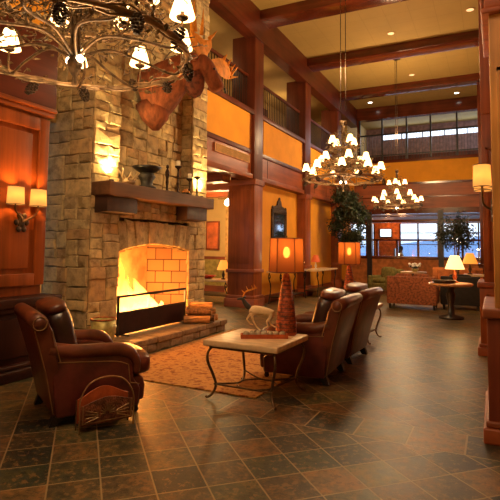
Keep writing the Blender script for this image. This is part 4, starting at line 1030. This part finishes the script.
for k in range(24):
    a = random.uniform(0,6.28); r = random.uniform(0,.17); m.ellip((r*math.cos(a), r*math.sin(a), .15+random.uniform(0,.10)), (.04,.04,.035), 1, 8, 6)
m.build('blooms', white_m, t, smooth=True)
m = MB()
for k in range(30):
    a = random.uniform(0,6.28); m.tube([(0,0,.08),(.12*math.cos(a),.12*math.sin(a),.16),(.2*math.cos(a),.2*math.sin(a),.14)], [.004,.02,.002], 4)
m.build('leaves', leaf_g, t)

# ------------------------------------------------------------------ far wall
FY = 21.3
wf = struct(bx('wall_far', -5.8, FY, 3.12, .4, FY+.25, 5.25, wood_x))
MB().box(-5.5, FY-.02, 4.28, -.1, FY, 5.18).build('ochre_panel', yellow, wf)
MB().box(-5.5, FY-.08, 5.18, -.1, FY+.1, 5.30).box(-5.5,FY-.05,4.22,-.1,FY,4.30).build('cap_rail', dwood_x, wf)
MB().box(-5.5, FY-.05, 3.05, -.1, FY+.3, 3.2).box(-5.5,FY-.03,3.66,-.1,FY,3.70).build('lower_moulding', dwood_x, wf)
struct(bx('trim_15', -5.8, FY-.1, 7.12, .4, FY+.25, CZ, dwood_x)); 
gf = struct(MB().box(-5.3, FY-.03, 5.30, -5.2, FY+.05, 7.12).build('window_1', dwood_z))
m = MB()
for x in (-5.2,-4.22,-3.2,-2.24,-1.23,-.3): m.box(x-.035, FY-.03, 5.30, x+.035, FY+.05, 7.12)
m.box(-5.3,FY-.03,6.40,-.1,FY+.05,6.46).box(-5.3,FY-.02,5.50,-.1,FY+.05,5.54)
m.build('window_frame', black, gf)
m = MB()
for k in range(44): x = -5.1+k*.115; m.box(x-.006, FY-.01, 5.30, x+.006, FY+.01, 6.40)
m.build('balusters', black, gf, kind='stuff')
# gallery room beyond
struct(bx('floor_far_gallery', -5.8, FY+.25, 5.0, .4, 25.2, 5.2, tan)); struct(bx('ceiling_far_gallery', -5.8, FY+.25, 7.6, .4, 25.2, 7.75, ceilm))
wg = struct(MB().box(-5.8,25,5.2,.4,25.2,7.0).box(-5.8,25,7.28,.4,25.2,7.6).box(-5.8,25,7.0,-5.0,25.2,7.28).build('wall_far_gallery', simple('mauve_wall', (.25,.14,.12), .8, bmp=0)))
m = MB()
for x in (-4.0,-3.0,-2.0,-1.0): m.box(x-.02, 25.0, 7.0, x+.02, 25.1, 7.28)
m.box(-5.7,24.95,5.9,.3,25.0,6.15)
m.build('window_mullions', dwood_z, wg)
struct(bx('wall_far_gallery_left', -5.9, FY+.25, 5.2, -5.75, 25.2, 7.6, cream))
# lower glazed partition
pw = struct(bx('wall_partition', -5.8, FY, 0, .4, FY+.18, 1.10, simple('orange_paint', (.45,.15,.035), .7, bmp=0)))
MB().box(-5.7, FY-.04, 1.08, .3, FY+.22, 1.20).build('sill', dwood_x, pw)
m = MB()
for x in (-4.78,-1.90): m.box(x-.10, FY-.08, 0, x+.10, FY+.2, 3.1)
m.build('post', simple('black_wood', (.02,.012,.014), .4, bmp=0), pw)
m = MB()
for x in (-5.5,-4.47,-3.64,-2.79,-1.1,-.4): m.box(x-.045, FY, 1.2, x+.045, FY+.1, 1.9)
m.box(-5.7,FY,1.84,.3,FY+.1,1.92).box(-5.7,FY,2.62,.3,FY+.1,2.74).box(-5.7,FY+.02,2.86,.3,FY+.08,2.90).box(-5.7,FY-.02,2.98,.3,FY+.12,3.1)
m.build('partition_frame', dwood_x, pw)
pn = MB().box(-5.6, FY+.04, 1.2, .3, FY+.05, 1.86).build('glass_pane', glassm, pw)
# restaurant beyond: side walls, ceiling, window wall
RY = 29.0
struct(bx('ceiling_restaurant', -11, FY+.25, 3.12, 3.5, RY, 3.3, simple('restaurant_ceiling', (.30,.16,.12), .7, bmp=0)))
struct(bx('wall_restaurant_left', -11, FY, 0, -10.8, RY, 3.3, cream)); struct(bx('wall_restaurant_right', 3.3, FY, 0, 3.5, RY, 3.3, cream))
struct(bx('wall_side_room_far', -11, FY, 0, -5.8, FY+.2, 3.3, cream))
ww = struct(MB().box(-11,RY,0,3.5,RY+.15,.75).box(-11,RY,2.95,3.5,RY+.15,3.3).box(-6.25,RY,.75,-4.78,RY+.15,2.95).build('wall_restaurant_window', simple('orange_plaster', (.60,.17,.04), .7, bmp=0)))
wd = struct(MB().box(-11,RY,.75,-10.9,RY+.1,2.95).build('window_2', dwood_z))
m = MB()
for x in (-10,-9,-8,-7.2,-6.7,-6.25,-4.78,-3.8,-2.74,-1.7,-.7,.3): m.box(x-.04, RY, .75, x+.04, RY+.1, 2.95)
m.box(-11,RY,2.40,3.4,RY+.08,2.44).box(-11,RY,1.75,3.4,RY+.08,1.79).box(-11,RY,.75,3.4,RY+.1,.83)
m.build('window_frame', dwood_x, wd)
MB().box(-10.9, RY+.04, .75, 3.4, RY+.05, 2.95).build('glass_pane', glassm, wd)
struct(bx('ground_snowfield', -200, 30, -1.2, 200, 400, -1.0, simple('distant_water', (.5,.62,.78), .5, bmp=0)))
hl = MB(); pts = [(-160+i*8, 3.5+2.6*math.sin(i*.7)+1.6*math.sin(i*1.9)) for i in range(41)]
hl.prism([(x, z) for x, z in pts]+[(160,-1),(-160,-1)], lambda u, v, q: (u, q, v), 150, 190)
struct(hl.build('distant_hills', simple('blue_hills', (.28,.42,.62), .9, bmp=0)))
# TV
t = thing('television', 'small lit television high on the orange wall of the far restaurant', 'television', (-5.55, RY-.12, 2.42))
MB().box(-.33,-.05,-.24,.33,.05,.24).build('casing', black, t, bevel=.01); MB().box(-.30,-.056,-.21,.30,-.05,.21).build('screen', tv_m, t); MB().box(-.05,.05,-.06,.05,.12,.06).build('bracket', black, t)
# people and tables in the restaurant
def rtable(x, y, lab):
    t = thing('dining_table', lab, 'table', (x, y, 0), 0)
    MB().lathe([(0,.72),(.42,.72),(.42,.76),(0,.76)], 20).build('table_top', white_m, t); MB().lathe([(.2,0),(.2,.03),(.04,.05),(.04,.72)], 10).build('pedestal', iron, t)
def rchair(x, y, rz, lab):
    t = thing('dining_chair', lab, 'chair', (x, y, 0), rz)
    MB().box(-.22,-.22,.42,.22,.22,.48).build('seat', leather_k, t, bevel=.01); MB().box(-.22,-.25,.48,.22,-.20,1.02).build('backrest', leather_k, t, bevel=.01)
    for sx in (-1,1):
        for sy in (-1,1): MB().box(sx*.19-.02,sy*.19-.02,0,sx*.19+.02,sy*.19+.02,.42).build('leg', dwood_z, t)
    return t
rtable(-2.95, 24.5, 'white dining table in front of the seated person behind the glass')
rtable(-5.2, 24.2, 'white dining table at the left of the far restaurant'); rchair(-5.6, 24.9, 2.6, 'dark dining chair behind the left restaurant table'); rchair(-4.75, 24.4, 1.4, 'dark dining chair right of the left restaurant table')
rchair(-4.05, 24.5, -1.57, 'tall dark dining chair under the seated person').scale = (1,1,1.5); rtable(-1.6, 24.8, 'white dining table at the right of the far restaurant')
pp = thing('seated_person', 'person with long brown hair in a white top, seated in the far restaurant', 'person', (-4.02, 24.5, .25), -1.3)
J2 = lambda x, y, z, r, r2=None: (x, y, z, r, r2 or r)
js = [J2(0,0,.56,.15,.12), J2(0,0,.75,.13,.10), J2(0,.01,.95,.16,.10), J2(0,.02,1.06,.07,.06), J2(0,.03,1.16,.055), J2(0,.05,1.27,.085,.095), J2(0,.04,1.36,.06),
      J2(.18,.01,.98,.055), J2(.23,.05,.78,.045), J2(.16,.28,.76,.035), J2(.13,.36,.77,.03), J2(-.18,.01,.98,.055), J2(-.23,.05,.78,.045), J2(-.16,.28,.76,.035), J2(-.13,.36,.77,.03),
      J2(.10,.15,.55,.085), J2(.11,.42,.52,.065), J2(.11,.44,.0,.045), J2(.11,.54,-.20,.035), J2(-.10,.15,.55,.085), J2(-.11,.42,.52,.065), J2(-.11,.44,.0,.045), J2(-.11,.54,-.20,.035)]
skin('body', js, [(0,1),(1,2),(2,3),(3,4),(4,5),(5,6),(2,7),(7,8),(8,9),(9,10),(2,11),(11,12),(12,13),(13,14),(0,15),(15,16),(16,17),(17,18),(0,19),(19,20),(20,21),(21,22)], skin_m, pp, 1)
MB().lathe([(.19,.50),(.165,.75),(.20,.95),(.14,1.05),(.06,1.08)], 14, sy=.72).build('white_top', white_m, pp, smooth=True)
MB().ellip((0,.01,1.28), (.105,.11,.14), 1, 14, 10).ellip((0,-.05,1.12), (.10,.05,.17), 1, 12, 8).build('hair', hair_m, pp, smooth=True)

# ------------------------------------------------------------------ daylight + room light
area((-3, RY-.3, 1.9), (math.radians(-90), 0, 0), 7, 2, 18, (.75,.87,1), 'window_daylight')
area((-2.5, 24.8, 6.95), (math.radians(-90), 0, 0), 5, .8, 30, (.72,.85,1), 'gallery_daylight')
area((-2.6, 23.2, 7.5), (0,0,0), 3, 1, 12, (1,.75,.5), 'gallery_lamp')
point((-4.0, 25.0, 2.8), 25, (1,.5,.2), .2, 'restaurant_lamp'); point((-5.3, 28.2, 2.6), 25, (1,.4,.12), .15, 'restaurant_lamp')
for y in (10., 13.5, 17.): point((-7.0, y, 6.7), 20, (1,.70,.32), .2, 'gallery_ceiling_lamp')
area((-1.2, -.5, 6.9), (0,0,0), 4, 4, 75, (1,.80,.58), 'near_room_fill')  # added warm fill out of frame above the camera, no fixture behind it
